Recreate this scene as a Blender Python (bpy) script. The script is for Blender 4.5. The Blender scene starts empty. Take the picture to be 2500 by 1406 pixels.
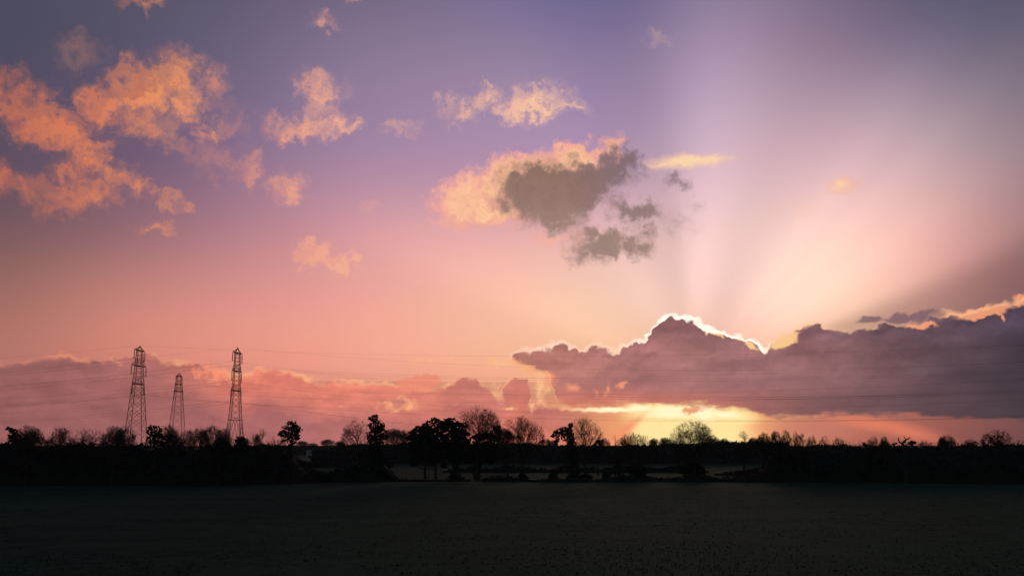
import bpy, math, random
import numpy as np
from mathutils import Vector, Matrix, noise as mnoise

R = math.radians
sc = bpy.context.scene
COL = sc.collection

# ------------------------------------------------------------------ camera
FPX = 2681.0                     # focal length in pixels of the 2500 px wide photograph
PITCH = math.atan2(382.0, FPX)
CAM_H = 8.0
cam_d = bpy.data.cameras.new("camera")
cam = bpy.data.objects.new("camera", cam_d); COL.objects.link(cam)
cam_d.sensor_width = 36.0
cam_d.lens = 36.0*FPX/2500.0
cam_d.clip_start = 0.1
cam_d.clip_end = 20000.0
cam.location = (0, 0, CAM_H)
cam.rotation_euler = (R(90)+PITCH, 0, 0)
sc.camera = cam
CP, SP = math.cos(PITCH), math.sin(PITCH)

def px_dir(px, py):
    x = (px-1250.0)/FPX; y = (703.0-py)/FPX
    return Vector((x, CP-y*SP, SP+y*CP))

def azel(px, py):
    d = px_dir(px, py)
    return math.degrees(math.atan2(d.x, d.y)), math.degrees(math.atan2(d.z, math.hypot(d.x, d.y)))

def on_ground(px, py):
    d = px_dir(px, py); t = -CAM_H/d.z
    return Vector((d.x*t, d.y*t, 0))

def at_depth(px, py, Y):
    d = px_dir(px, py); t = Y/d.y
    return Vector((d.x*t, Y, CAM_H+d.z*t))

# ------------------------------------------------------------------ light
SUN_AZ, SUN_EL = azel(1690, 930)
sc.view_settings.view_transform = 'Standard'
sc.view_settings.look = 'None'
sc.view_settings.exposure = 0.0
sc.view_settings.gamma = 1.0
sc.view_settings.use_curve_mapping = False
sc.cycles.use_denoising = True
sc.cycles.denoiser = 'OPENIMAGEDENOISE'
sc.cycles.denoising_prefilter = 'ACCURATE'
sl = bpy.data.lights.new("sun", 'SUN')
sl.energy = 0.5; sl.angle = R(12); sl.color = (1.0, 0.72, 0.45)
sun = bpy.data.objects.new("sun", sl); COL.objects.link(sun)
sd = Vector((math.sin(R(SUN_AZ))*math.cos(R(SUN_EL)), math.cos(R(SUN_AZ))*math.cos(R(SUN_EL)), math.sin(R(SUN_EL))))
sun.rotation_euler = (-sd).to_track_quat('-Z', 'Y').to_euler()
sun.location = sd*900

# ------------------------------------------------------------------ sky (world)
def lin(c):
    return [((v/255.0)/12.92 if v/255.0 <= 0.04045 else ((v/255.0+0.055)/1.055)**2.4) for v in c]

W = bpy.data.worlds.new("World"); sc.world = W; W.use_nodes = True
NT = W.node_tree; NT.nodes.clear()
W.cycles.sampling_method = 'MANUAL'; W.cycles.sample_map_resolution = 512

def nd(t, **kw):
    n = NT.nodes.new(t)
    for k, v in kw.items(): setattr(n, k, v)
    return n
def put(sock, v):
    if hasattr(v, 'is_output'): NT.links.new(v, sock)
    else: sock.default_value = v
def m(op, a, b=None, c=None, clamp=False):
    n = nd('ShaderNodeMath', operation=op, use_clamp=clamp)
    put(n.inputs[0], a)
    if b is not None: put(n.inputs[1], b)
    if c is not None: put(n.inputs[2], c)
    return n.outputs[0]
def vm(op, a, b=None, scale=None):
    n = nd('ShaderNodeVectorMath', operation=op)
    put(n.inputs[0], a)
    if b is not None: put(n.inputs[1], b)
    if scale is not None: put(n.inputs['Scale'], scale)
    return n.outputs[0]
def sstep(v, lo, hi, a=0.0, b=1.0):
    n = nd('ShaderNodeMapRange', interpolation_type='SMOOTHSTEP')
    put(n.inputs[0], v); put(n.inputs[1], lo); put(n.inputs[2], hi); put(n.inputs[3], a); put(n.inputs[4], b)
    return n.outputs[0]
def lmap(v, lo, hi, a=0.0, b=1.0):
    n = nd('ShaderNodeMapRange')
    put(n.inputs[0], v); put(n.inputs[1], lo); put(n.inputs[2], hi); put(n.inputs[3], a); put(n.inputs[4], b)
    return n.outputs[0]
def mix(f, a, b, blend='MIX'):
    n = nd('ShaderNodeMix', data_type='RGBA', blend_type=blend)
    n.clamp_factor = True
    put(n.inputs[0], f); put(n.inputs[6], a); put(n.inputs[7], b)
    return n.outputs[2]
def ramp(fac, stops, interp='B_SPLINE'):
    n = nd('ShaderNodeValToRGB'); cr = n.color_ramp; cr.interpolation = interp
    stops = sorted(stops, key=lambda s: s[0])
    while len(cr.elements) < len(stops): cr.elements.new(0.5)
    for i, (p, c) in enumerate(stops): cr.elements[i].position = i/100.0
    for i in range(len(stops)-1, -1, -1): cr.elements[i].position = stops[i][0]
    for i, (p, c) in enumerate(stops): cr.elements[i].color = (c[0], c[1], c[2], 1)
    put(n.inputs[0], fac)
    return n.outputs[0]
def col4(c): return (c[0], c[1], c[2], 1.0)
def noise(vec, scale, detail, rough=0.55, color=False, dist=0.0):
    n = nd('ShaderNodeTexNoise', noise_dimensions='2D')
    put(n.inputs['Vector'], vec); put(n.inputs['Scale'], scale); put(n.inputs['Detail'], detail)
    put(n.inputs['Roughness'], rough); put(n.inputs['Distortion'], dist)
    return n.outputs['Color' if color else 'Fac']

tc = nd('ShaderNodeTexCoord')
sxyz = nd('ShaderNodeSeparateXYZ'); NT.links.new(tc.outputs['Generated'], sxyz.inputs[0])
AZ = m('MULTIPLY', m('ARCTAN2', sxyz.outputs[0], sxyz.outputs[1]), 57.29578)
EL = m('MULTIPLY', m('ARCSINE', sxyz.outputs[2]), 57.29578)
cb = nd('ShaderNodeCombineXYZ'); put(cb.inputs[0], AZ); put(cb.inputs[1], EL); Q = cb.outputs[0]

# physical sky, low sun: the part of the dome the photograph does not show
nish = nd('ShaderNodeTexSky', sky_type='NISHITA')
nish.sun_disc = False; nish.sun_elevation = R(SUN_EL); nish.sun_rotation = R(SUN_AZ)
nish.air_density = 1.6; nish.dust_density = 2.5; nish.ozone_density = 2.0
FAR = mix(1.0, nish.outputs[0], (0.080, 0.082, 0.11, 1), 'MULTIPLY')

# --- clear-sky colour: broad gradients over azimuth and elevation
XS = [0, 300, 600, 900, 1250, 1500, 1750, 2000, 2250, 2500]
GRID = [
 (0,    [(74,78,94),(88,82,102),(96,88,112),(118,106,130),(116,106,148),(102,98,142),(132,116,144),(122,106,132),(80,82,106),(74,76,98)]),
 (150,  [(72,74,92),(84,80,102),(106,98,124),(146,126,155),(154,133,158),(140,122,163),(168,144,168),(148,124,147),(98,92,118),(92,86,104)]),
 (300,  [(82,76,96),(94,82,110),(122,104,135),(155,132,165),(170,142,176),(155,132,174),(194,168,184),(188,156,174),(156,138,152),(118,106,120)]),
 (450,  [(90,78,96),(110,88,112),(147,114,140),(180,140,162),(192,150,174),(188,152,174),(222,188,196),(226,182,188),(196,166,168),(138,116,124)]),
 (600,  [(110,82,88),(144,103,110),(192,135,144),(228,160,163),(250,185,172),(236,190,184),(244,206,202),(255,214,194),(230,168,160),(150,110,112)]),
 (750,  [(148,104,96),(208,137,122),(228,150,142),(251,170,156),(254,198,168),(254,216,184),(246,200,200),(255,222,188),(222,158,146),(145,104,108)]),
 (900,  [(184,118,104),(222,138,118),(245,155,132),(252,171,144),(254,190,150),(252,190,140),(240,180,140),(230,160,130),(180,125,115),(120,90,98)]),
 (1050, [(160,102,100),(162,100,100),(176,104,104),(190,110,106),(232,124,104),(250,150,108),(255,205,130),(222,128,102),(196,106,92),(128,82,84)]),
 (1200, [(120,80,85),(120,80,85),(140,85,90),(160,95,95),(190,105,95),(220,130,100),(230,160,110),(180,110,95),(150,90,85),(100,70,75)]),
]
AZ0, AZ1 = -36.0, 36.0
def azf(px, py=703): return (azel(px, py)[0]-AZ0)/(AZ1-AZ0)
AF = lmap(AZ, AZ0, AZ1)
EL_T, EL_B = azel(1250, 0)[1], azel(1250, 1200)[1]
EF = lmap(EL, EL_T, EL_B)       # 0 at the top row, 1 at the lowest
nrow = len(GRID)
base = None
for g in range(0, nrow, 3):
    stops = []
    for i in range(nrow):
        c = [0, 0, 0]
        if g <= i < g+3: c[i-g] = 1
        stops.append((i/(nrow-1), c))
    wts = ramp(EF, stops)
    sw = nd('ShaderNodeSeparateColor'); NT.links.new(wts, sw.inputs[0])
    for j in range(3):
        i = g+j
        if i >= nrow: break
        py, cols = GRID[i]
        rc = ramp(AF, [(azf(x, min(py, 1085)), lin(c)) for x, c in zip(XS, cols)])
        t = vm('SCALE', rc, scale=sw.outputs[j])
        base = t if base is None else vm('ADD', base, t)

# --- crepuscular rays fanning out from the sun behind the cloud bank
dx = m('SUBTRACT', AZ, SUN_AZ); dy = m('SUBTRACT', EL, SUN_EL)
TH = m('MULTIPLY', m('ARCTAN2', dy, dx), 57.29578/180.0)      # 0..1 over the upper half
RD = m('SQRT', m('ADD', m('MULTIPLY', dx, dx), m('MULTIPLY', dy, dy)))
g = lambda v: (v, v, v)
RAY = ramp(TH, [(0.0, g(.40)), (.07, g(.36)), (.100, g(.37)), (.114, g(.44)), (.130, g(.60)), (.150, g(.60)), (.185, g(.64)), (.215, g(.585)), (.24, g(.62)), (.262, g(.56)), (.285, g(.60)), (.32, g(.52)), (.375, g(.475)),
                (.42, g(.52)), (.465, g(.585)), (.50, g(.545)), (.535, g(.455)), (.57, g(.465)), (.62, g(.50)), (.66, g(.52)), (.72, g(.485)), (.80, g(.50)), (.86, g(.53)), (.90, g(.46)), (1, g(.5))])
ramt = sstep(RD, 1.0, 6.0)
ramt = m('MULTIPLY', ramt, sstep(RD, 42.0, 16.0))
rayf = m('ADD', 1.0, m('MULTIPLY', m('SUBTRACT', RAY, 0.5), m('MULTIPLY', ramt, 2.0)))
SKY = vm('SCALE', base, scale=rayf)

# --- shared noises
warpc = noise(Q, 0.9, 6.0, 0.62, color=True)
warp = vm('SCALE', vm('SUBTRACT', warpc, (0.5, 0.5, 0.5)), scale=2.4)
QW = vm('ADD', Q, warp)
FB = m('SUBTRACT', noise(vm('MULTIPLY', QW, (1.0, 1.35, 1)), 0.62, 7.0, 0.52), 0.5)
FB2 = m('SUBTRACT', noise(vm('MULTIPLY', vm('ADD', QW, (0.30, -0.34, 0)), (1.0, 1.35, 1)), 0.62, 5.0, 0.50), 0.5)
EMB = sstep(m('SUBTRACT', FB2, FB), -0.09, 0.11)       # 1 where thicker cloud stands between here and the sun
def dn(D, k, nz=None):
    return m('ADD', D, m('MULTIPLY', m('MULTIPLY', FB if nz is None else nz, k), lmap(D, 0.0, 0.3)))

def ell(cx, cy, rx, ry, rot=0.0, w=1.0, q=None):
    """soft ellipse given by its place in the photograph, laid on the sky sphere in azimuth / elevation"""
    a, e = azel(cx, cy)
    ra = (azel(cx+rx, cy)[0]-azel(cx-rx, cy)[0])/2; re = (azel(cx, cy-ry)[1]-azel(cx, cy+ry)[1])/2
    n = nd('ShaderNodeMapping', vector_type='TEXTURE')
    put(n.inputs['Vector'], QW if q is None else q)
    n.inputs['Location'].default_value = (a, e, 0)
    n.inputs['Rotation'].default_value = (0, 0, R(rot))
    n.inputs['Scale'].default_value = (ra, re, 1)
    gnode = nd('ShaderNodeTexGradient', gradient_type='SPHERICAL'); put(gnode.inputs[0], n.outputs[0])
    o = gnode.outputs[1]
    return m('MULTIPLY', o, w) if w != 1.0 else o
def field(lst, q=None):
    acc = None
    for e in lst:
        o = ell(*e, q=q)
        acc = o if acc is None else m('MAXIMUM', acc, o)
    return acc

# far wispy veil
V1 = field([(570,295,160,70,0,.5),(440,355,150,38,0,.62),(540,385,170,50,-12,.5),(800,240,110,90,-40,.62),(1290,215,170,50,5,.32),
            (560,430,120,60,0,.35),(130,230,120,50,0,.5),(300,320,150,60,0,.5),(1610,88,110,35,0,.3),(600,1010,10,10,0,.1),
            (905,510,40,18,0,.5),(1120,305,55,20,0,.5),(1040,560,120,30,0,.2)])
a1 = sstep(dn(V1, 1.2), 0.05, 0.75, 0.0, 0.75)
litc = ramp(AF, [(azf(x), lin(c)) for x, c in [(0,(196,112,88)),(200,(224,130,92)),(400,(236,150,102)),(560,(226,146,122)),(800,(242,172,146)),
        (1150,(248,188,156)),(1300,(252,196,162)),(1700,(254,208,166)),(2060,(246,184,158)),(2400,(200,150,140))]], 'LINEAR')
paler = mix(0.5, litc, SKY)
SKY = mix(a1, SKY, paler)

# lit cumulus fragments
L1a = field([
 (250,245,120,75,0,1),(345,225,170,95,15,1.15),(430,200,105,105,0,1),(340,285,160,65,0,.8),(450,255,80,85,0,.9),(515,200,80,60,30,.6),(545,190,35,50,0,.5),
 (20,240,110,95,0,.95),(70,290,150,90,-20,1),(150,325,150,90,-30,1),(205,375,95,85,0,.9),(165,410,60,70,0,.7),(-10,430,110,60,-20,.8),(60,455,110,50,-10,.75),
 (195,485,140,62,10,.8),(280,415,110,45,-20,.8),(340,455,60,45,-50,.65),(410,488,45,24,-30,.6),(455,510,40,22,0,.5),(190,130,90,80,0,.75),(340,-2,70,34,0,.6)])
q1 = sstep(dn(L1a, 1.05), -0.02, 0.78, 0.0, 1.0)
dens = sstep(dn(L1a, 1.1), 0.35, 1.05)
c1 = mix(dens, mix(0.35, litc, SKY), litc)
dusk = ell(330, 195, 260, 60, 20, 1.0)
c1 = mix(sstep(dusk, 0.2, 0.9, 0, 0.35), c1, col4(lin((150,100,90))))
c1 = mix(sstep(ell(190,145,120,100,0,1), 0.0, 0.45, 0, 0.92), c1, col4(lin((112,94,104))))
c1 = mix(m('MULTIPLY', EMB, m('MULTIPLY', dens, 0.62)), c1, col4(lin((176,104,92))))
SKY = mix(m('MULTIPLY', q1, 0.95), SKY, c1)
L1b = field([
 (780,235,100,70,-40,.62),(805,265,75,60,0,.62),(745,312,150,48,4,.95),(835,310,75,26,0,.85),(695,328,70,28,0,.8),(500,322,75,34,-10,.8),(605,402,45,62,0,.78),
 (703,458,72,58,15,1),(380,552,52,30,0,.65),(762,622,66,52,0,1.9),(836,640,46,42,0,1.8),(797,642,50,32,0,.95),(795,50,62,32,0,.62),(875,0,40,18,0,.5),
 (1155,250,115,42,14,.85),(1300,256,140,62,4,1.05),(1385,262,88,28,-4,.8),(975,308,75,28,-4,.6),])
L1c = field([(1680,393,130,26,0,1.2),(1620,400,70,12,0,.9),(1730,388,90,16,0,.9),(2060,450,56,30,0,.85),(2040,455,40,24,0,.7),(1965,515,60,34,0,.28)], q=vm('ADD', Q, vm('SCALE', warp, scale=0.35)))
q2 = sstep(dn(L1b, 0.85), 0.02, 0.75)
c2 = mix(sstep(L1b, 0.3, 0.9), mix(0.3, litc, SKY), litc)
c2 = mix(m('MULTIPLY', EMB, 0.42), c2, vm('MULTIPLY', SKY, (1.10, 0.98, 0.92)))
SKY = mix(m('MULTIPLY', q2, 0.95), SKY, c2)
SKY = mix(sstep(dn(L1c, 0.5), 0.0, 0.7, 0, .92), SKY, mix(sstep(L1c, 0.35, 1.0), mix(0.3, litc, SKY), col4(lin((255,216,168)))))

# central cloud: lit shell then dark core
L2a = field([(1150,495,130,85,0,1),(1100,480,70,45,0,.7),(1235,445,130,85,20,1),(1300,410,140,60,8,.95),(1400,392,115,60,0,1),(1500,372,45,70,0,.7),(1200,520,160,55,0,.9),(1320,470,180,90,10,1),(1355,585,90,28,0,.5)])
q3 = sstep(dn(L2a, 0.6), 0.04, 0.5)
shell = mix(sstep(L2a, 0.2, 0.8), col4(lin((246,172,156))), col4(lin((254,199,154))))
shell = mix(m('MULTIPLY', EMB, 0.40), shell, col4(lin((232,158,142))))
SKY = mix(q3, SKY, shell)
L2b = field([(1310,455,110,80,0,1.1),(1330,470,150,105,0,1.15),(1345,505,130,80,-15,.95),(1430,440,160,62,4,.95),(1510,408,70,62,0,.85),(1390,475,120,70,0,.9),(1540,515,110,48,-15,.62),
             (1470,595,120,48,0,.8),(1560,590,70,52,-30,.72),(1435,612,75,58,0,.62),(1655,445,48,30,-20,.30),(1705,500,44,34,-40,.24),(1640,540,110,55,0,.20)])
q4 = sstep(dn(L2b, 0.55), 0.0, 0.52, 0, 0.97)
core = mix(sstep(m('ADD', AZ, m('MULTIPLY', FB, 4.0)), azel(1380, 500)[0], azel(1540, 500)[0]), col4(lin((136,108,98))), col4(lin((128,104,112))))
core = mix(sstep(EL, azel(1400,600)[1], azel(1400,420)[1]), col4(lin((156,128,120))), core)
core = vm('SCALE', core, scale=m('ADD', 1.08, m('MULTIPLY', EMB, -0.08)))
SKY = mix(q4, SKY, core)

# --- low bank on the left, half lost in the haze
def curve(fac, pts):
    n = nd('ShaderNodeFloatCurve'); cm = n.mapping; cm.use_clip = False
    c = cm.curves[0]
    pts = sorted(pts)
    c.points[0].location = pts[0]; c.points[1].location = pts[-1]
    for p in pts[1:-1]: c.points.new(*p)
    for p in c.points: p.handle_type = 'AUTO_CLAMPED'
    cm.update()
    put(n.inputs['Value'], fac)
    return n.outputs[0]
def outline(px_pts, lo, hi, e0=-2.0, e1=12.0):
    """top or bottom edge of a cloud: elevation as a function of azimuth"""
    a0, a1 = azel(lo, 900)[0], azel(hi, 900)[0]
    f = lmap(AZB, a0, a1)
    pts = [((azel(x, y)[0]-a0)/(a1-a0), (azel(x, y)[1]-e0)/(e1-e0)) for x, y in px_pts]
    return m('ADD', m('MULTIPLY', curve(f, pts), e1-e0), e0)
# billows: fine cauliflower displacement of the edges
bil = noise(Q, 2.0, 4.0, 0.48, color=True)
bilv = vm('SCALE', vm('SUBTRACT', bil, (0.5, 0.5, 0.5)), scale=0.5)
QB = vm('ADD', Q, bilv)
sb = nd('ShaderNodeSeparateXYZ'); put(sb.inputs[0], QB); AZB, ELB = sb.outputs[0], sb.outputs[1]

low = [(-300,900),(0,888),(60,884),(110,873),(150,868),(200,880),(300,880),(330,874),(375,870),(400,884),(470,886),(520,905),(560,915),(600,916),(640,900),(690,908),(740,918),(765,928),(790,938),
       (830,930),(870,934),(920,938),(980,940),(1060,950),(1085,942),(1110,930),(1150,922),(1165,926),(1190,950),(1215,968),(1235,935),(1262,920),(1285,935),(1300,975),(1330,990),(1400,1000)]
TL = outline(low, -300, 1400)
dl = m('SUBTRACT', TL, ELB)
lowc = ramp(AF, [(azf(x, 950), lin(c)) for x, c in [(0,(150,96,96)),(200,(162,102,100)),(400,(184,112,106)),(600,(226,126,108)),(800,(238,136,116)),(1000,(230,134,114)),(1150,(206,124,112)),(1260,(214,126,112)),(1400,(200,118,108))]], 'LINEAR')
lowb = ramp(AF, [(azf(x, 1040), lin(c)) for x, c in [(0,(160,100,98)),(300,(160,100,98)),(600,(176,106,104)),(900,(186,112,108)),(1200,(216,122,108)),(1400,(244,142,108))]], 'LINEAR')
lowf = mix(sstep(dl, 0.4, 2.6), lowc, lowb)
lowf = vm('SCALE', lowf, scale=lmap(noise(vm('MULTIPLY', QB, (0.6, 1.6, 1)), 0.9, 5.0, 0.55), 0.3, 0.7, 0.86, 1.10))
ql = m('MULTIPLY', sstep(dl, -0.05, 0.10), sstep(AZ, azel(1480,950)[0], azel(1330,950)[0]))
riml = m('MULTIPLY', sstep(m('ABSOLUTE', dl), 0.22, 0.0), lmap(noise(Q, 0.7, 2.0), 0.38, 0.62, 0.0, 0.8))
SKY = mix(ql, SKY, lowf)
SKY = mix(riml, SKY, mix(sstep(AZ, azel(0,900)[0], azel(700,900)[0]), col4(lin((225,135,110))), col4(lin((255,184,134)))))
# warm lit lumps and small clouds of the low band
LW = field([(530,915,110,34,-10,.9),(470,890,70,16,0,.5),(620,920,60,40,0,.6),(1040,880,150,18,3,.6),(1215,888,60,22,8,.8),(975,990,75,26,0,1.05),(985,975,34,26,0,.9),(1322,945,28,80,0,.95),(1300,990,30,40,0,.6),(1215,955,22,60,20,.7),
            (830,935,60,14,-10,.7),(1245,997,40,8,0,.7),(1250,880,60,20,10,.7),(1500,945,55,22,20,.7),(1420,945,28,18,0,.7),(760,965,30,9,0,.55),(835,990,26,8,0,.5)], q=QB)
qw = sstep(dn(LW, 1.1, m('SUBTRACT', noise(QB, 2.2, 4.0), 0.5)), 0.20, 0.75)
lwn = lmap(noise(vm('MULTIPLY', QB, (1.3, 0.8, 1)), 2.0, 4.0, 0.55), 0.36, 0.60, 0.35, 0.95)
SKY = mix(m('MULTIPLY', qw, lwn), SKY, mix(sstep(AZ, azel(600,900)[0], azel(1300,900)[0]), col4(lin((250,150,116))), col4(lin((255,190,140)))))
qd = sstep(ell(972, 984, 24, 20, 0, 1, q=QB), 0.1, 0.6)
SKY = mix(m('MULTIPLY', qd, 0.8), SKY, col4(lin((205,124,112))))
qd = sstep(dn(field([(1015,938,62,26,0,1),(1045,930,44,22,-15,.9)], q=QB), 0.7), 0.1, 0.45)
SKY = mix(m('MULTIPLY', qd, 0.85), SKY, col4(lin((240,142,116))))
qd = sstep(field([(365,876,40,14,-12,1),(320,879,60,9,0,.9)], q=QB), 0.1, 0.4)
SKY = mix(m('MULTIPLY', qd, 0.8), SKY, col4(lin((186,112,104))))

# --- glow under the bank
GQ = vm('ADD', Q, vm('SCALE', bilv, scale=0.35))
gl1 = field([(1690,1050,330,120,0,1),(1640,1035,230,70,0,1.05)], q=GQ)
SKY = mix(sstep(gl1, 0.0, 0.75, 0, 0.95), SKY, col4(lin((255,170,116))))
gl2 = field([(1700,1055,175,110,0,1.15),(1590,1060,70,90,0,.9),(1640,1012,150,45,0,1),(1770,1020,110,40,0,1)], q=GQ)
SKY = mix(sstep(gl2, 0.0, 0.62), SKY, (1.09, .83, .36, 1))
gl3 = field([(1640,1005,110,26,0,1),(1720,1008,60,30,0,1),(1500,1000,150,11,0,.95),(1560,996,60,18,0,.9),(1770,1012,60,16,0,.9)], q=GQ)
SKY = mix(sstep(gl3, 0.1, 0.8), SKY, (1.15, 1.0, .62, 1))
# dark streak of shadow slanting down left below the bank
st = field([(1525,1050,90,16,38,1),(1490,1078,70,22,38,1)], q=Q)
SKY = mix(sstep(st, 0.0, 0.9, 0, 0.8), SKY, col4(lin((250,152,112))))
st = field([(1690,1001,34,13,12,1)], q=QB)
SKY = mix(sstep(st, 0.1, 0.6, 0, .85), SKY, col4(lin((238,150,104))))
# right of the glow: soft rose haze, then the orange gap
st = field([(1985,1045,170,45,0,1)], q=Q)
SKY = mix(sstep(st, 0.0, 0.9, 0, .75), SKY, col4(lin((206,122,108))))
st = field([(2150,1038,190,26,-9,1),(2210,1052,160,30,-14,.9)], q=Q)
SKY = mix(sstep(st, 0.0, 0.9, 0, .7), SKY, col4(lin((240,132,100))))

# --- the great cloud bank
topo = [(1150,990),(1236,880),(1252,868),(1270,862),(1310,857),(1340,848),(1372,841),(1400,851),(1430,854),(1460,848),(1500,854),(1520,843),(1545,839),(1568,838),(1582,818),(1594,796),(1612,786),(1636,779),(1660,776),
        (1686,780),(1706,790),(1722,800),(1760,808),(1790,820),(1820,829),(1850,842),(1866,855)]
topo2 = [(1800,880),(1866,855),(1882,842),(1900,830),(1935,817),(1960,802),(1990,796),(2020,806),(2060,811),(2100,809),(2135,801),(2160,794),(2190,796),(2225,797),(2260,789),(2290,770),(2320,766),(2350,768),(2400,756),(2440,748),(2462,742),
        (2485,738),(2510,722),(2560,700),(2650,690),(2800,640)]
TA = outline(topo, 1150, 1866)
TB = outline(topo2, 1800, 2800)
isr = m('GREATER_THAN', AZB, azel(1866, 855)[0])
TT = m('ADD', m('MULTIPLY', TA, m('SUBTRACT', 1.0, isr)), m('MULTIPLY', TB, isr))
boto = [(1150,860),(1236,872),(1262,888),(1300,902),(1335,915),(1350,940),(1352,975),(1390,990),(1440,992),(1500,988),(1540,984),(1600,988),(1660,990),(1720,990),(1770,998),(1815,1004),(1880,1018),(1960,1021),(2010,1017),(2050,1010),(2110,1012),(2180,1014),
        (2260,1015),(2380,1022),(2500,1024),(2800,1030)]
BB = outline(boto, 1150, 2800)
def voro(vec, scale, smooth=0.35):
    n = nd('ShaderNodeTexVoronoi', voronoi_dimensions='2D', feature='SMOOTH_F1')
    put(n.inputs['Vector'], vec); n.inputs['Scale'].default_value = scale; n.inputs['Smoothness'].default_value = smooth
    return n.outputs['Distance']
puffA = voro(Q, 0.85); puffB = voro(QB, 2.0)
puff = m('ADD', m('MULTIPLY', m('SUBTRACT', 0.40, puffA), 0.34), m('MULTIPLY', m('SUBTRACT', 0.40, puffB), 0.13))
dt = m('SUBTRACT', m('ADD', TT, puff), ELB); db = m('SUBTRACT', m('ADD', m('MULTIPLY', ELB, 0.35), m('ADD', m('MULTIPLY', EL, 0.65), m('MULTIPLY', m('SUBTRACT', noise(vm('MULTIPLY', Q, (0.9, 3.0, 1)), 0.8, 5.0, 0.6), 0.5), 0.75))), BB)
bmask = m('MULTIPLY', sstep(dt, -0.02, 0.05), sstep(db, -0.10, 0.22))
inw = m('MULTIPLY', sstep(AZ, azel(1225, 870)[0], azel(1262, 870)[0]), 1.0)
bmask = m('MULTIPLY', bmask, inw)
bx = [1250, 1450, 1650, 1850, 2050, 2250, 2500, 2800]
def brow(py, cols): return ramp(AF, [(azf(x, py), lin(c)) for x, c in zip(bx, cols)])
b_top = brow(820, [(170,112,104),(168,110,106),(156,106,108),(152,106,112),(132,96,104),(104,80,92),(80,66,82),(60,52,70)])
b_mid = brow(900, [(192,124,110),(180,118,112),(166,113,112),(160,110,112),(140,98,98),(100,76,84),(64,54,66),(50,46,60)])
b_bot = brow(990, [(222,130,110),(214,124,106),(210,124,106),(160,103,100),(122,86,88),(98,74,80),(68,56,66),(55,50,62)])
bc = mix(sstep(EL, azel(1700, 870)[1], azel(1700, 800)[1]), b_mid, b_top)
bc = mix(sstep(EL, azel(1700, 930)[1], azel(1700, 990)[1]), bc, b_bot)
mott = noise(vm('MULTIPLY', Q, (0.5, 1.3, 1)), 0.9, 5.0, 0.55)
bc = vm('SCALE', bc, scale=lmap(mott, 0.3, 0.7, 0.94, 1.06))
lump = voro(vm('ADD', vm('MULTIPLY', QB, (0.45, 0.95, 1)), (3.1, 1.7, 0)), 0.8, 0.6)
lumpf = m('MULTIPLY', m('SUBTRACT', 0.45, lump), sstep(EL, azel(1700, 980)[1], azel(1700, 900)[1], 0.06, 0.42))
bc = vm('SCALE', bc, scale=m('ADD', 1.0, lumpf))
nA = noise(vm('MULTIPLY', QB, (0.7, 1.2, 1)), 0.8, 5.0, 0.52); nB = noise(vm('MULTIPLY', vm('ADD', QB, (-0.1, 0.28, 0)), (0.7, 1.2, 1)), 0.8, 5.0, 0.52)
bc = vm('SCALE', bc, scale=m('ADD', 1.0, m('MULTIPLY', m('SUBTRACT', nA, nB), sstep(dt, 3.4, 0.2, 0.25, 0.85))))
bc = vm('SCALE', bc, scale=sstep(dt, 0.75, 0.0, 1.0, 0.90))
# edges of the bank seen against the light scatter a little
SKY = mix(bmask, SKY, bc)
# detached dark shreds on the right
SH = field([(2125,781,55,15,0,1),(2205,776,80,18,5,1),(2272,771,70,26,0,1.05)], q=QB)
SKY = mix(sstep(dn(SH, 0.5), 0.22, 0.6, 0, .85), SKY, col4(lin((126,96,106))))
# holes with lit cloud behind on the right
HL = field([(2250,795,60,10,6,1),(2400,762,110,18,10,1.1),(2340,768,100,8,0,.8),(2448,772,8,26,15,.8),(2490,735,34,22,0,1),(1912,835,55,20,20,1.1),(1925,828,45,14,25,1),(1752,815,26,8,-35,.9),(1728,808,14,9,40,.8),(1830,842,36,8,-30,.9),(1800,826,30,6,-20,.8)], q=QB)
SKY = mix(sstep(dn(HL, 0.4), 0.15, 0.6, 0, .95), SKY, mix(sstep(AZ, azel(1900,800)[0], azel(2150,800)[0]), col4(lin((255,205,146))), col4(lin((240,158,118)))))
HB = field([(1398,944,26,17,0,.9),(1484,952,13,26,-15,.8),(1517,939,22,11,30,.95),(1455,960,12,22,10,.5),(1345,925,26,30,-30,.8)], q=QB)
SKY = mix(sstep(dn(HB, 0.5), 0.05, 0.75, 0, .85), SKY, col4(lin((250,154,120))))
# silver lining
rimw = m('MAXIMUM', m('MULTIPLY', dt, 2.2), m('MULTIPLY', dt, -0.85))
rimx = ramp(AF, [(azf(x, 830), g(v)) for x, v in [(1225,0),(1250,.4),(1320,.6),(1380,.6),(1450,.35),(1520,.6),(1570,1),(1700,1),(1800,1),(1866,.95),(1900,.7),(1990,.55),(2040,.25),(2150,.15),(2280,.1),(2330,.5),(2500,.5)]], 'LINEAR')
rimi = m('MULTIPLY', m('MULTIPLY', sstep(rimw, lmap(noise(Q, 1.1, 2.0), 0.35, 0.65, 0.14, 0.32), 0.05), rimx), inw)
rimv = lmap(noise(Q, 2.0, 1.0), 0.35, 0.6, 0.65, 1.0)
rimi = m('MULTIPLY', rimi, rimv, clamp=True)
rimcol = mix(sstep(AZ, azel(1500,800)[0], azel(1600,800)[0]), (1.12, .80, .62, 1), (1.25, 1.1, 0.95, 1))
rimcol = mix(sstep(AZ, azel(1850,800)[0], azel(1900,800)[0]), rimcol, col4(lin((255,200,150))))
SKY = mix(rimi, SKY, rimcol)
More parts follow.
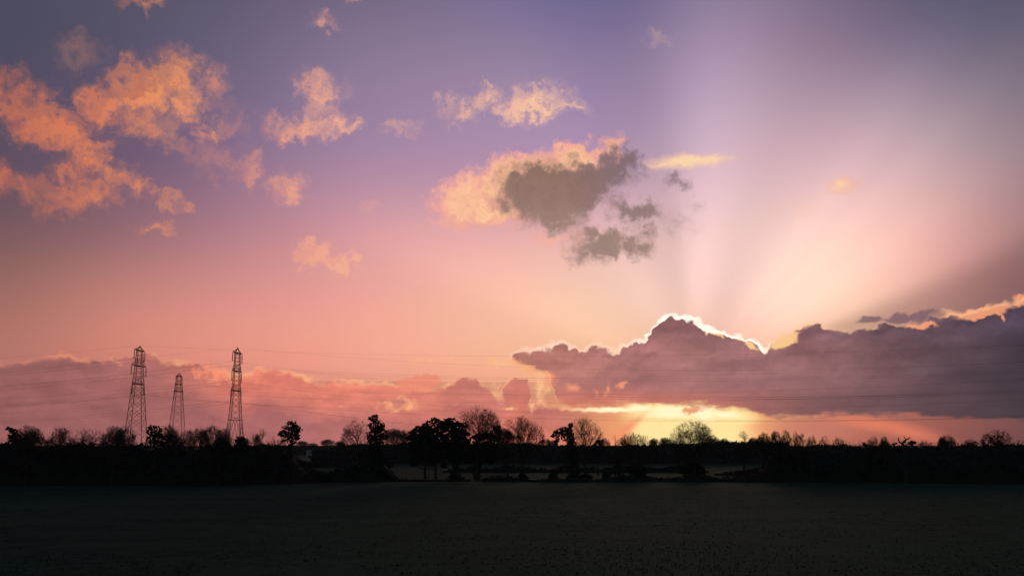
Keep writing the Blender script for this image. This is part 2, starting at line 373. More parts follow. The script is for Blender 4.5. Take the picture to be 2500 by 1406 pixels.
# underside rim near the tail of the bank
ur = m('MULTIPLY', sstep(m('ABSOLUTE', m('ADD', db, 0.02)), 0.22, 0.0), m('MULTIPLY', inw, sstep(AZ, azel(1370,950)[0], azel(1345,950)[0])))
SKY = mix(m('MULTIPLY', ur, 0.7), SKY, col4(lin((255,176,122))))

# --- join with the physical sky outside the photographed quarter
inside = m('MULTIPLY', sstep(m('ABSOLUTE', AZ), 52.0, 33.0), sstep(EL, 50.0, 30.0))
FINAL = mix(inside, FAR, SKY)
bgn = nd('ShaderNodeBackground'); NT.links.new(FINAL, bgn.inputs[0]); bgn.inputs[1].default_value = 1.0
wo = nd('ShaderNodeOutputWorld'); NT.links.new(bgn.outputs[0], wo.inputs[0])
#@@REST@@
# ================================================================== helpers
def mat(name, rgb, rough=0.9, metal=0.0, nscale=3.0, var=0.35, bump=0.0, spec=0.3):
    mt = bpy.data.materials.new(name); mt.use_nodes = True
    nt = mt.node_tree; b = nt.nodes['Principled BSDF']
    t = nt.nodes.new('ShaderNodeTexCoord')
    n = nt.nodes.new('ShaderNodeTexNoise'); n.inputs['Scale'].default_value = nscale; n.inputs['Detail'].default_value = 3
    nt.links.new(t.outputs['Object'], n.inputs['Vector'])
    r = nt.nodes.new('ShaderNodeValToRGB')
    r.color_ramp.elements[0].position = 0.3; r.color_ramp.elements[1].position = 0.7
    r.color_ramp.elements[0].color = (*[c*(1-var) for c in rgb], 1); r.color_ramp.elements[1].color = (*[c*(1+var) for c in rgb], 1)
    nt.links.new(n.outputs['Fac'], r.inputs[0]); nt.links.new(r.outputs[0], b.inputs['Base Color'])
    b.inputs['Roughness'].default_value = rough; b.inputs['Metallic'].default_value = metal
    b.inputs['Specular IOR Level'].default_value = spec
    if bump:
        bp = nt.nodes.new('ShaderNodeBump'); bp.inputs['Strength'].default_value = bump
        nt.links.new(n.outputs['Fac'], bp.inputs['Height']); nt.links.new(bp.outputs[0], b.inputs['Normal'])
    return mt
M_BARK = mat('bark', (.045,.034,.026), nscale=2)
M_TWIG = mat('twigs', (.050,.036,.028), nscale=1)
M_PINE = mat('needles', (.020,.030,.018), nscale=1.5, spec=.1)
M_IVY = mat('ivy leaves', (.022,.034,.016), nscale=1.5, spec=.15)
M_BUSH = mat('winter scrub', (.024,.024,.018), nscale=.4, spec=.05)
M_FAR = mat('distant wood', (.035,.032,.028), nscale=.1, spec=.05)
M_STEEL = mat('weathered galvanised steel', (.10,.095,.09), rough=.75, metal=.2, nscale=.6, var=.2)
M_GLASS = mat('brown porcelain discs', (.06,.035,.025), rough=.35, nscale=4, var=.2)
M_WIRE = mat('dull aluminium conductor', (.07,.065,.06), rough=.7, metal=.3, nscale=.2, var=.15)
M_WALL = mat('pale render', (.42,.39,.35), nscale=.6, var=.15)
M_ROOF = mat('grey slate', (.16,.16,.17), nscale=.8, var=.2, rough=.6)
M_DARKGLASS = mat('window glass', (.02,.02,.025), rough=.15, nscale=1, spec=.5)
M_FEATHER = mat('dark feathers', (.02,.02,.02), nscale=8)

class MB:
    """collects pieces for one mesh"""
    def __init__(s): s.v = []; s.f = []
    def tube(s, p0, p1, r0, r1, n=4):
        p0 = Vector(p0); p1 = Vector(p1); d = p1-p0
        if d.length < 1e-6: return
        d.normalize()
        a = d.orthogonal().normalized(); b = d.cross(a); k = len(s.v)
        for p, r in ((p0, r0), (p1, r1)):
            for i in range(n):
                t = 2*math.pi*i/n
                s.v.append(tuple(p+a*(math.cos(t)*r)+b*(math.sin(t)*r)))
        for i in range(n):
            j = (i+1) % n
            s.f.append((k+i, k+j, k+n+j, k+n+i))
        if n > 3:
            s.f.append(tuple(k+n+i for i in range(n))); s.f.append(tuple(k+i for i in range(n-1, -1, -1)))
    def path(s, pts, rads, n=5):
        k = len(s.v); up = None
        for i, (p, r) in enumerate(zip(pts, rads)):
            d = (pts[min(i+1, len(pts)-1)]-pts[max(i-1, 0)]).normalized()
            if up is None: up = d.orthogonal().normalized()
            a = (up-d*up.dot(d)).normalized(); up = a; b = d.cross(a)
            for q in range(n):
                t = 2*math.pi*q/n
                s.v.append(tuple(p+a*(math.cos(t)*r)+b*(math.sin(t)*r)))
        for i in range(len(pts)-1):
            for q in range(n):
                j = (q+1) % n
                s.f.append((k+i*n+q, k+i*n+j, k+(i+1)*n+j, k+(i+1)*n+q))
        e = k+(len(pts)-1)*n
        s.f.append(tuple(e+q for q in range(n)))
    def box(s, lo, hi):
        k = len(s.v)
        for z in (lo[2], hi[2]):
            for y in (lo[1], hi[1]):
                for x in (lo[0], hi[0]): s.v.append((x, y, z))
        for f in ((0,2,3,1),(4,5,7,6),(0,1,5,4),(2,6,7,3),(0,4,6,2),(1,3,7,5)): s.f.append(tuple(k+i for i in f))
    def mesh(s, name, mt, smooth=False):
        me = bpy.data.meshes.new(name); me.from_pydata(s.v, [], s.f); me.materials.append(mt)
        if smooth: me.polygons.foreach_set('use_smooth', [True]*len(me.polygons))
        me.update(); return me
    def build(s, name, mt, parent=None, smooth=False):
        o = bpy.data.objects.new(name, s.mesh(name, mt, smooth)); COL.objects.link(o)
        if parent: o.parent = parent
        return o

def leaves(centres, sizes, rng, aspect=1.5):
    """many leaf-sized quads, random orientation; returns arrays for a mesh"""
    n = len(centres)
    a = rng.normal(size=(n, 3)); a /= np.linalg.norm(a, axis=1)[:, None]
    b = np.cross(a, rng.normal(size=(n, 3))); b /= np.linalg.norm(b, axis=1)[:, None]
    sz = sizes[:, None]
    a = a*sz*aspect*.5; b = b*sz*.5
    v = np.stack([centres-a, centres+b, centres+a, centres-b], 1).reshape(-1, 3)
    return v
def quad_mesh(name, v, mt):
    n = len(v)//4
    me = bpy.data.meshes.new(name)
    me.vertices.add(len(v)); me.vertices.foreach_set('co', np.ascontiguousarray(v, dtype=np.float32).ravel())
    me.loops.add(n*4); me.loops.foreach_set('vertex_index', np.arange(n*4, dtype=np.int32))
    me.polygons.add(n); me.polygons.foreach_set('loop_start', np.arange(0, n*4, 4, dtype=np.int32))
    me.polygons.foreach_set('loop_total', np.full(n, 4, dtype=np.int32))
    me.materials.append(mt); me.update(calc_edges=True); return me

def link(name, me, parent=None, loc=None):
    o = bpy.data.objects.new(name, me); COL.objects.link(o)
    if parent: o.parent = parent
    if loc is not None: o.location = loc
    return o
def tag(o, label=None, cat=None, group=None, kind=None):
    if label: o['label'] = label
    if cat: o['category'] = cat
    if group: o['group'] = group
    if kind: o['kind'] = kind
    return o
def empty(name, loc, label, cat, group=None, rz=0.0, scale=1.0):
    o = bpy.data.objects.new(name, None); COL.objects.link(o)
    o.location = loc; o.rotation_euler = (0, 0, rz)
    o.scale = scale if hasattr(scale, '__len__') else (scale,)*3
    o.empty_display_size = 0.5
    return tag(o, label, cat, group)

# ================================================================== ground
def ground_material(name, c0, c1, dark, s_big, s_small, bump):
    mt = bpy.data.materials.new(name); mt.use_nodes = True
    nt = mt.node_tree; b = nt.nodes['Principled BSDF']; L = nt.links.new
    geo = nt.nodes.new('ShaderNodeNewGeometry')
    n1 = nt.nodes.new('ShaderNodeTexNoise'); n1.inputs['Scale'].default_value = s_big; n1.inputs['Detail'].default_value = 5
    n2 = nt.nodes.new('ShaderNodeTexNoise'); n2.inputs['Scale'].default_value = s_small; n2.inputs['Detail'].default_value = 6; n2.inputs['Roughness'].default_value = .7
    st2 = nt.nodes.new('ShaderNodeVectorMath'); st2.operation = 'MULTIPLY'; st2.inputs[1].default_value = (.40, 1.0, 1)
    L(geo.outputs['Position'], st2.inputs[0]); L(geo.outputs['Position'], n1.inputs['Vector']); L(st2.outputs[0], n2.inputs['Vector'])
    m1 = nt.nodes.new('ShaderNodeMix'); m1.data_type = 'RGBA'
    m1.inputs[6].default_value = (*c0, 1); m1.inputs[7].default_value = (*c1, 1)
    r1 = nt.nodes.new('ShaderNodeMapRange'); r1.inputs[1].default_value = .35; r1.inputs[2].default_value = .65
    L(n1.outputs['Fac'], r1.inputs[0]); L(r1.outputs[0], m1.inputs[0])
    m2 = nt.nodes.new('ShaderNodeMix'); m2.data_type = 'RGBA'; m2.inputs[7].default_value = (*dark, 1)
    r2 = nt.nodes.new('ShaderNodeMapRange'); r2.inputs[1].default_value = .47; r2.inputs[2].default_value = .60
    n3 = nt.nodes.new('ShaderNodeTexNoise'); n3.inputs['Scale'].default_value = .09; n3.inputs['Detail'].default_value = 3
    st_ = nt.nodes.new('ShaderNodeVectorMath'); st_.operation = 'MULTIPLY'; st_.inputs[1].default_value = (.6, 1.8, 1)
    L(geo.outputs['Position'], st_.inputs[0]); L(st_.outputs[0], n3.inputs['Vector'])
    r3 = nt.nodes.new('ShaderNodeMapRange'); r3.inputs[1].default_value = .34; r3.inputs[2].default_value = .58; L(n3.outputs['Fac'], r3.inputs[0])
    mm = nt.nodes.new('ShaderNodeMath'); mm.operation = 'MULTIPLY'; L(r3.outputs[0], mm.inputs[1])
    L(n2.outputs['Fac'], r2.inputs[0]); L(r2.outputs[0], mm.inputs[0]); L(mm.outputs[0], m2.inputs[0]); L(m1.outputs[2], m2.inputs[6])
    L(m2.outputs[2], b.inputs['Base Color'])
    b.inputs['Roughness'].default_value = 1.0; b.inputs['Specular IOR Level'].default_value = 0.018; b.inputs['Specular Tint'].default_value = (.42, 1.0, .85, 1)
    bp = nt.nodes.new('ShaderNodeBump'); bp.inputs['Strength'].default_value = bump; bp.inputs['Distance'].default_value = .3
    L(n2.outputs['Fac'], bp.inputs['Height']); L(bp.outputs[0], b.inputs['Normal'])
    return mt
M_FIELD = ground_material('young crop on dark soil', (.020,.062,.040), (.028,.074,.047), (.007,.020,.015), .05, 1.1, .35)
M_PAST = ground_material('winter pasture', (.034,.062,.040), (.048,.078,.052), (.018,.034,.024), .03, .8, .3)
M_PAST.node_tree.nodes['Principled BSDF'].inputs['Specular IOR Level'].default_value = .006
M_LAND = ground_material('distant farmland', (.06,.07,.045), (.09,.095,.06), (.04,.04,.03), .006, .05, .2)

def sheet(name, pts, z, mt, sub=None):
    me = bpy.data.meshes.new(name); me.from_pydata([(x, y, z) for x, y in pts], [], [tuple(range(len(pts)))])
    me.materials.append(mt); me.update()
    o = link(name, me); tag(o, kind='structure'); return o
S = 9000
sheet('ground', [(-S, -1200), (S, -1200), (S, S), (-S, S)], -0.30, M_LAND)
# the near field, a gently uneven sheet whose far edge follows the photograph
EDGE = [(-900,1187),(0,1185),(250,1183),(480,1185),(700,1180),(1000,1175),(1250,1172.5),(1500,1173.5),(1800,1176),(2100,1179),(2500,1181),(3400,1183)]
edge_pts = [on_ground(x, y) for x, y in EDGE]
def edge_y(x):
    for a, b in zip(edge_pts, edge_pts[1:]):
        if a.x <= x <= b.x: t = (x-a.x)/(b.x-a.x); return a.y*(1-t)+b.y*t
    return edge_pts[0].y if x < 0 else edge_pts[-1].y
def field_z(x, y):
    d = max(0.0, min(1.0, (200-abs(x))/60)) if False else 1.0
    return 0.10*mnoise.noise(Vector((x*.02, y*.02, 1.3))) + 0.05*mnoise.noise(Vector((x*.11, y*.11, 7)))
fb = MB(); NX, NY = 150, 130
xs = np.linspace(edge_pts[0].x+1, edge_pts[-1].x-1, NX)
for j in range(NY):
    for i in range(NX):
        x = float(xs[i]); ye = edge_y(x); t = j/(NY-1)
        y = -40+(ye+40)*t
        z = field_z(x, y) if j < NY-1 else 0.02
        if j == NY-1: z = -0.28
        fb.v.append((x, y, z))
for j in range(NY-1):
    for i in range(NX-1):
        k = j*NX+i; fb.f.append((k, k+1, k+NX+1, k+NX))
tag(fb.build('field', M_FIELD, smooth=True), kind='structure')
# pasture beyond the boundary, a shade lower
pa = [(-120, 205), (-95, 232), (400, 232), (400, 470), (-150, 470), (-160, 300)]
sheet('pasture', [(p[0], p[1]) for p in [(-150,225),(150,225),(420,520),(-190,520)]], -0.20, M_PAST)
sheet('far_meadow', [(-330, 700), (-30, 700), (-40, 1150), (-520, 1150)], -0.20, M_PAST)

# ------------------------------------------------------------------ crop tufts and clods on the field
rng = np.random.default_rng(5)
N = 26000
yy = 58+rng.random(N)**1.6*170
xx = (rng.random(N)-.5)*2*(yy*.50)
keep = np.array([y < edge_y(x)-1 for x, y in zip(xx, yy)])
patch = np.array([mnoise.noise(Vector((x*.05, y*.09, 3.0)))+.6*mnoise.noise(Vector((x*.3, y*.3, 9.0))) for x, y in zip(xx, yy)])
kt = keep & (patch > -.15)
zz = np.array([field_z(x, y) for x, y in zip(xx, yy)])
c = np.stack([xx, yy, zz+.02], 1)[kt]
v = leaves(c, .04+.09*rng.random(len(c)), rng, 1.6)
tag(link('crop_tufts', quad_mesh('crop_tufts', v, mat('crop leaves', (.024,.062,.043), nscale=.3, spec=.05))), 'low green crop tufts and stubble over the dark field', 'crop', kind='stuff')
cb_ = MB()
rr = random.Random(11)
for i in range(320):
    y = 60+rr.random()**1.5*150; x = rr.uniform(-.5, .5)*y
    if mnoise.noise(Vector((x*.05, y*.09, 3.0))) > .12: continue
    z = field_z(x, y); r = rr.uniform(.03, .09)
    k = len(cb_.v)
    top = [(x+r*.5*math.cos(a)*rr.uniform(.7, 1.2), y+r*.5*math.sin(a), z+r*rr.uniform(.5, .8)) for a in (0, 1.6, 3.1, 4.7)]
    bot = [(x+r*1.2*math.cos(a)*rr.uniform(.8, 1.3), y+r*math.sin(a), z-.02) for a in (0, 1.6, 3.1, 4.7)]
    cb_.v += bot+top
    cb_.f += [(k, k+1, k+5, k+4), (k+1, k+2, k+6, k+5), (k+2, k+3, k+7, k+6), (k+3, k, k+4, k+7), (k+4, k+5, k+6, k+7)]
tag(cb_.build('soil_clods', mat('wet clods', (.008,.014,.012), nscale=2, spec=0)), 'dark clods of soil scattered on the near field', 'soil', kind='stuff')

# ================================================================== bare trees
def bare_tree_meshes(seed, H=14.0, hw=5.0, form='dome', trunk_h=0.28, lean=0.0, twigs=1.0, base_r=None, limbs=None):
    """returns (trunk mesh builder, crown mesh builder) of a leafless tree of height H and crown half width hw"""
    r = random.Random(seed)
    tk, cr = MB(), MB()
    th = H*trunk_h; br = base_r or H*.026
    cz = {'dome': .56, 'fan': .66, 'broom': .7}[form]*H
    rz_up = H-cz; rz_dn = cz-th*.55
    def inside(p, s=1.0):
        dz = (p.z-cz); rz = rz_up if dz > 0 else rz_dn
        x = p.x-lean*p.z
        return (x/hw)**2+(p.y/hw)**2+(dz/rz)**2 < s
    # trunk
    pts, rads = [], []
    p = Vector((0, 0, -0.3)); d = Vector((lean, 0, 1)).normalized()
    n = 6
    for i in range(n+1):
        t = i/n
        pts.append(p.copy()); rads.append(br*((1.5 if i == 0 else 1.0)-.35*t))
        p = p+d*(th+.3)/n; d = (d+Vector((r.gauss(0, .05), r.gauss(0, .05), 0))).normalized()
    tk.path(pts, rads, 7)
    top = pts[-1]
    maxlev = 4
    def grow(p, d, L, rad, lev):
        ns = 5 if lev < 2 else (4 if lev < maxlev else 3)
        P = [p.copy()]; Rr = [rad]
        q = p.copy(); dd = d.copy(); kids = []
        for i in range(ns):
            wob = .16+.05*lev
            dd = (dd+Vector((r.gauss(0, wob), r.gauss(0, wob), r.gauss(0, wob*.7)+(.10 if form != 'dome' else .05)))).normalized()
            q = q+dd*(L/ns)
            P.append(q.copy()); Rr.append(max(.015, rad*(1-.62*(i+1)/ns)))
            if not inside(q, r.uniform(.88, 1.25)) and lev > 0: break
            if lev < maxlev and i >= 1:
                u_ = r.random(); nk = 0 if u_ < .08 else (1 if u_ < .60 else 2)
                for _ in range(nk): kids.append((q.copy(), dd.copy(), Rr[-1]))
        nsd = 5 if lev <= 1 else (4 if lev <= 2 else 3)
        (cr).path(P, Rr, nsd)
        if lev < maxlev:
            kids.append((P[-1], dd, Rr[-1]))
            for (kp, kd, kr) in kids:
                if not inside(kp, 1.0) or (lev >= 2 and r.random() > twigs): continue
                ang = r.uniform(.35, .85) if form != 'broom' else r.uniform(.2, .5)
                ax = kd.cross(Vector((r.gauss(0, 1), r.gauss(0, 1), r.gauss(0, 1)))).normalized()
                nd_ = (Matrix.Rotation(ang, 3, ax) @ kd)
                if lev < 2:   # keep reaching outward
                    out = Vector((kp.x-lean*kp.z, kp.y, 0))
                    if out.length > .1: nd_ = (nd_+out.normalized()*.25).normalized()
                grow(kp, nd_, L*r.uniform(.55, .78), max(.015, kr*r.uniform(.6, .8)), lev+1)
    nl = limbs or r.randint(6, 8)
    for i in range(nl):
        a = 2*math.pi*(i+r.uniform(-.3, .3))/nl
        el = {'dome': r.uniform(.35, 1.15), 'fan': r.uniform(.75, 1.3), 'broom': r.uniform(1.0, 1.4)}[form]
        d = Vector((math.cos(a)*math.cos(el), math.sin(a)*math.cos(el), math.sin(el)))
        reach = (H-th)*.52 if el > .8 else hw*.72
        grow(top-Vector((0, 0, r.uniform(0, th*.22))), d, reach, br*r.uniform(.38, .55), 0)
    d = Vector((lean, r.gauss(0, .1), 1)).normalized(); grow(top, d, (H-th)*.5, br*.6, 0)
    return tk, cr

def ground_z(x, y): return field_z(x, y) if y < edge_y(x)-2 else -0.2
GT = {}
def bare_tree(px, top_py, hw_px, dist_or_base, form, label, seed, group=None, lean=0.0, trunk_h=.28, twigs=1.0, name='bare_tree', share=None, base_r=None, limbs=None):
    """one leafless tree; dist_or_base: distance along the view axis"""
    Y = dist_or_base
    top = at_depth(px, top_py, Y); u = top.x/Y
    x = (px_dir(px, 1172).x/px_dir(px, 1172).y)*Y
    H = top.z+.2; hw = hw_px/FPX*Y*1.02
    if share is None or share not in GT:
        tk, cr = bare_tree_meshes(seed, H, hw, form, trunk_h, lean, twigs, base_r, limbs)
        data = (tk.mesh('trunk', M_BARK, True), cr.mesh('crown', M_TWIG, True), H, hw)
        if share is not None: GT[share] = data
    else: data = GT[share]
    sc_ = (hw/data[3], hw/data[3], H/data[2])
    rz = 0 if share is None else (seed*2.399) % 6.283
    e = empty(name, (x, Y, -0.2), label, 'tree', group, rz=rz, scale=sc_)
    link('trunk', data[0], e); link('crown', data[1], e)
    return e

G_MID = 'trees standing along the far field edge'
bare_tree(1163, 992, 60, 252, 'fan', 'tallest bare tree, wide fan crown rising behind the dark pines at the centre left', 3, G_MID, trunk_h=.30, twigs=.72)
bare_tree(1273, 1016, 55, 254, 'fan', 'bare fan-shaped tree right of the tallest bare tree, left of the hooked ivy tree', 8, G_MID, trunk_h=.3, twigs=.66)
bare_tree(1432, 1018, 44, 250, 'fan', 'bare tree with windswept twigs touching the right of the hooked ivy tree', 29, G_MID, lean=-.03, trunk_h=.30, twigs=.72)
bare_tree(882, 1022, 46, 256, 'dome', 'spreading bare tree leaning against the left of the dark ivy-covered tree', 5, G_MID, trunk_h=.42, twigs=.72, lean=-.06)
bare_tree(1555, 1052, 52, 262, 'dome', 'low rounded bare tree between the hooked ivy tree and the bright sun glow', 13, G_MID, trunk_h=.3, twigs=.66)
bare_tree(1693, 1027, 58, 250, 'dome', 'round-crowned bare oak silhouetted against the brightest patch of sky', 23, G_MID, trunk_h=.36, twigs=.8, name='oak_tree', limbs=10)

# left wood
G_LW = 'bare trees rising out of the left wood'
LWT = [(62,1040,40,'fan','bare tree at far left, just right of the small dark evergreen'),(100,1044,34,'dome','bare tree second from the left in the left wood'),(140,1042,34,'fan','bare round tree third from the left, before a gap of sky'),
 (192,1046,28,'dome','bare tree starting the second clump of the left wood'),(228,1043,36,'dome','broad flat-topped bare tree in the second clump of the left wood'),(272,1040,30,'fan','open Y-forked bare tree left of the tallest left pylon'),
 (300,1038,26,'fan','bare tree directly left of the foot of the leftmost pylon'),(402,1036,26,'broom','faint feathery bare tree right of the flat dark conifer under the pylons'),(425,1050,24,'fan','bare tree in front of the middle smallest pylon, left side'),
 (452,1048,24,'fan','bare tree in front of the middle smallest pylon, right side'),(483,1044,26,'fan','bare tree just right of the middle smallest pylon'),(512,1040,28,'broom','tall brushy bare tree midway between the middle and right pylons'),
 (542,1046,22,'fan','bare tree left of the foot of the right pylon'),(612,1052,26,'dome','bare tree right of the foot of the right pylon'),(642,1048,28,'dome','spreading lacy bare tree between right pylon and tall pine'),(672,1055,26,'dome','last lacy bare tree of the left wood, beside the tall pine')]
for i, (px, ty, hw, form, lab) in enumerate(LWT):
    bare_tree(px, ty, hw, 222+(i*37 % 23), form, lab, 100+i, G_LW, trunk_h=.36, twigs=.85, share='L%d' % (i % 7) + form)
# small trees on the right wood
G_RW = 'bare trees rising out of the right wood'
RWT = [(1818,1047,22,'dome','small round bare tree right of the sun glow, alone on the skyline'),(1868,1056,20,'fan','first of the small bare trees right of the lone round one'),(1897,1052,14,'broom','narrow upright bare tree, left one of a close pair on the right skyline'),
 (1922,1051,15,'broom','narrow upright bare tree, right one of a close pair on the right skyline'),(1953,1049,18,'fan','bare tree with a flat tilted top on the right skyline'),(1984,1059,14,'fan','small pointed bare tree on the right skyline'),
 (2016,1062,16,'dome','small thin bare tree left of the bushy clump on the right skyline'),(2052,1062,18,'dome','left tree of the bushy clump on the right skyline'),(2082,1061,20,'dome','middle tree of the bushy clump on the right skyline'),(2108,1064,18,'dome','right tree of the bushy clump on the right skyline'),
 (2136,1061,15,'fan','cup-shaped bare tree right of the bushy clump on the right skyline'),(2165,1065,14,'fan','thin bare tree just left of the dead forked trunk'),(2266,1070,22,'dome','low bushy bare tree between dead forked trunk and right spreading tree'),
 (2318,1060,24,'fan','spreading bare tree with upright twigs at the right of the skyline'),(2375,1066,20,'fan','faint thin bare tree between the last two spreading trees at right'),(2440,1045,36,'fan','largest bare tree of the right wood near the right edge')]
for i, (px, ty, hw, form, lab) in enumerate(RWT):
    bare_tree(px, ty, hw, 236+(i*31 % 17), form, lab, 200+i, G_RW, trunk_h=.5, twigs=.72, share='R%d' % (i % 5) + form)
# distant trees across the pasture, seen through the row
G_FD = 'far trees across the pasture'
FD = [(958,1047,30),(990,1050,26),(1030,1058,26),(1228,1046,24),(1246,1052,20),(1332,1070,14),(1352,1074,12),(1478,1070,14),(1600,1070,16),(1625,1068,16),(1745,1066,18),(1772,1070,16),(1842,1068,14)]
FDL = ['brushy far tree just right of the dark ivy-covered tree','far tree half hidden left of the spreading pine','far tree behind the spreading pine','far brown tree left of the second fan-shaped bare tree','far tree behind the second fan-shaped bare tree',
 'tiny far tree in the gap left of the hooked ivy tree','tiny far tree touching the left of the hooked ivy tree','far tree just right of the windswept bare tree','small far tree in the dip left of the oak','small far tree nearer the left of the oak','small far tree just right of the oak','small far tree in the glow right of the oak','tiny far tree right of the small round lone tree']
for i, (px, ty, hw) in enumerate(FD):
    bare_tree(px, ty, hw, 470+(i*13 % 30), 'broom' if i < 3 else 'dome', FDL[i], 300+i, G_FD, trunk_h=.25, share='F%d' % (i % 3), twigs=.9)
G_HZ = 'distant trees on the horizon left of centre'
HZ = [(735,1076,16,'distant round tree immediately right of the tall pine'),(762,1081,14,'distant low tree between the two round horizon trees'),(800,1072,20,'distant round tree in the gap left of the spreading bare tree'),(828,1077,14,'distant tree at the foot of the spreading bare tree')]
for i, (px, ty, hw, lab) in enumerate(HZ):
    bare_tree(px, ty, hw, 860+30*i, 'dome', lab, 330+i, G_HZ, trunk_h=.2, share='F%d' % (i % 3))

# ================================================================== evergreens
def clump_points(ells, per_m3, rng, hollow=.45):
    out = []
    for (x, y, z, rx, ry, rz) in ells:
        n = int(max(60, per_m3*4.19*rx*ry*rz))
        d = rng.normal(size=(n, 3)); d /= np.linalg.norm(d, axis=1)[:, None]
        rad = (hollow+(1-hollow)*rng.random(n)**.6)
        lump = 1+.22*np.sin(d[:, 0]*5+x)*np.cos(d[:, 2]*6+z)+.1*np.sin(d[:, 1]*9+y)
        out.append(np.stack([x+d[:, 0]*rad*rx*lump, y+d[:, 1]*rad*ry*lump, z+d[:, 2]*rad*rz*lump], 1))
    return np.concatenate(out)
def evergreen(name, px, Y, label, ells_px, seed, trunks, per=16, size=.42, mt=M_PINE, group=None, limbs=True, cat='tree', leafpart='crown'):
    """ells_px: foliage masses as (px, py, half width px, half height px, depth offset m); trunks: list of (px_bottom, px_top, py_top, radius m)"""
    bx = (px_dir(px, 1172).x/px_dir(px, 1172).y)*Y
    e = empty(name, (bx, Y, -0.2), label, cat, group)
    rg = np.random.default_rng(seed); r = random.Random(seed)
    s = Y/FPX; ells = []
    for (ex, ey, rx, ry, dy) in ells_px:
        c = at_depth(ex, ey, Y+dy)
        ells.append((c.x-bx, dy, c.z+.2, rx*s, max(rx*s*.85, ry*s), ry*s))
    pts = clump_points(ells, per, rg)
    pts = pts[pts[:, 2] > .1]
    v = leaves(pts, size*(.55+.8*rg.random(len(pts))), rg)
    tb = MB()
    for (x0, x1, ty, rad) in trunks:
        a = Vector(((px_dir(x0, 1172).x/px_dir(x0, 1172).y)*Y-bx, r.uniform(-.4, .4), -0.3)); c = at_depth(x1, ty, Y); b = Vector((c.x-bx, 0, c.z+.2))
        P = [a.lerp(b, t/7)+Vector((r.gauss(0, .06), r.gauss(0, .06), 0)) for t in range(8)]
        tb.path(P, [rad*(1.25 if t == 0 else 1-.11*t) for t in range(8)], 8)
        if limbs:
            for (ex, ey, ez, rx, ry, rz) in ells:
                q = Vector((ex, ey, ez)); f = max(.15, min(.95, (ez-1.2-a.z)/(b.z-a.z)))
                st = a.lerp(b, f); k = (st+q)/2+Vector((0, 0, -.3))
                tb.path([st, k, q], [rad*.35, rad*.25, rad*.12], 5)
    tb.build('trunk', M_BARK, e, smooth=True)
    link(leafpart, quad_mesh(leafpart, v, mt), e)
    return e

# tiered pine right end of the left wood
evergreen('pine_tree', 713, 228, 'tall tiered pine with separate flat foliage pads, at the right end of the left wood',
 [(712,1033,14,6,0),(722,1040,10,4,1),(700,1044,14,5,-1),(718,1047,18,5,0),(726,1052,8,5,1),(712,1055,18,6,0),(690,1054,9,4,-1),(724,1062,9,5,1),(698,1063,14,4,0),(684,1061,8,3,1),(714,1068,14,6,-1),(726,1069,7,6,0),(700,1076,12,5,1),(714,1080,8,5,0),(706,1090,8,6,0)],
 41, [(714,713,1036,.34)], per=34, size=.34)
evergreen('pine_tree', 376, 226, 'flat-topped dark conifer below and right of the leftmost pylon',
 [(374,1043,15,6,0),(385,1050,12,6,0),(368,1054,12,8,1),(380,1062,18,8,0),(395,1064,16,5,-1),(405,1070,10,5,0),(372,1072,16,8,0),(385,1082,22,8,0)],
 42, [(378,376,1050,.33)], per=26, size=.38)
evergreen('small_evergreen', 30, 224, 'small ragged dark evergreen at the far left edge of the wood',
 [(22,1047,9,4,0),(32,1052,12,6,0),(38,1060,11,8,0),(28,1066,12,8,0),(34,1080,16,10,0)], 43, [(31,30,1052,.2)], per=26, size=.36)
evergreen('small_evergreen', 588, 224, 'dome-shaped dark evergreen in front of the foot of the right pylon',
 [(588,1072,12,7,0),(598,1078,14,8,0),(580,1080,12,8,0),(590,1092,22,10,0)], 44, [(589,588,1075,.2)], per=22, size=.4)
evergreen('small_evergreen', 520, 224, 'dark rounded evergreen in the dip left of the right pylon',
 [(532,1078,12,8,0),(548,1085,16,9,0),(520,1090,18,9,0)], 45, [(533,532,1080,.2)], per=22, size=.4)
# ivy column
evergreen('ivy_covered_tree', 918, 250, 'tall narrow dark tree smothered in ivy, right of the spreading bare tree',
 [(907,1021,8,7,0),(918,1017,6,5,0),(918,1028,12,6,0),(925,1036,12,7,0),(908,1038,12,7,0),(932,1042,10,8,0),(918,1048,18,9,0),(935,1054,11,9,0),(908,1060,13,9,0),(925,1066,18,10,0),(938,1066,12,6,0),(905,1070,9,6,0),
  (915,1080,18,10,0),(928,1088,18,10,0),(912,1100,20,12,0),(920,1115,20,12,0),(912,1135,22,14,0),(915,1155,24,16,0)], 51, [(914,918,1026,.5)], per=22, size=.40, mt=M_IVY, limbs=False)
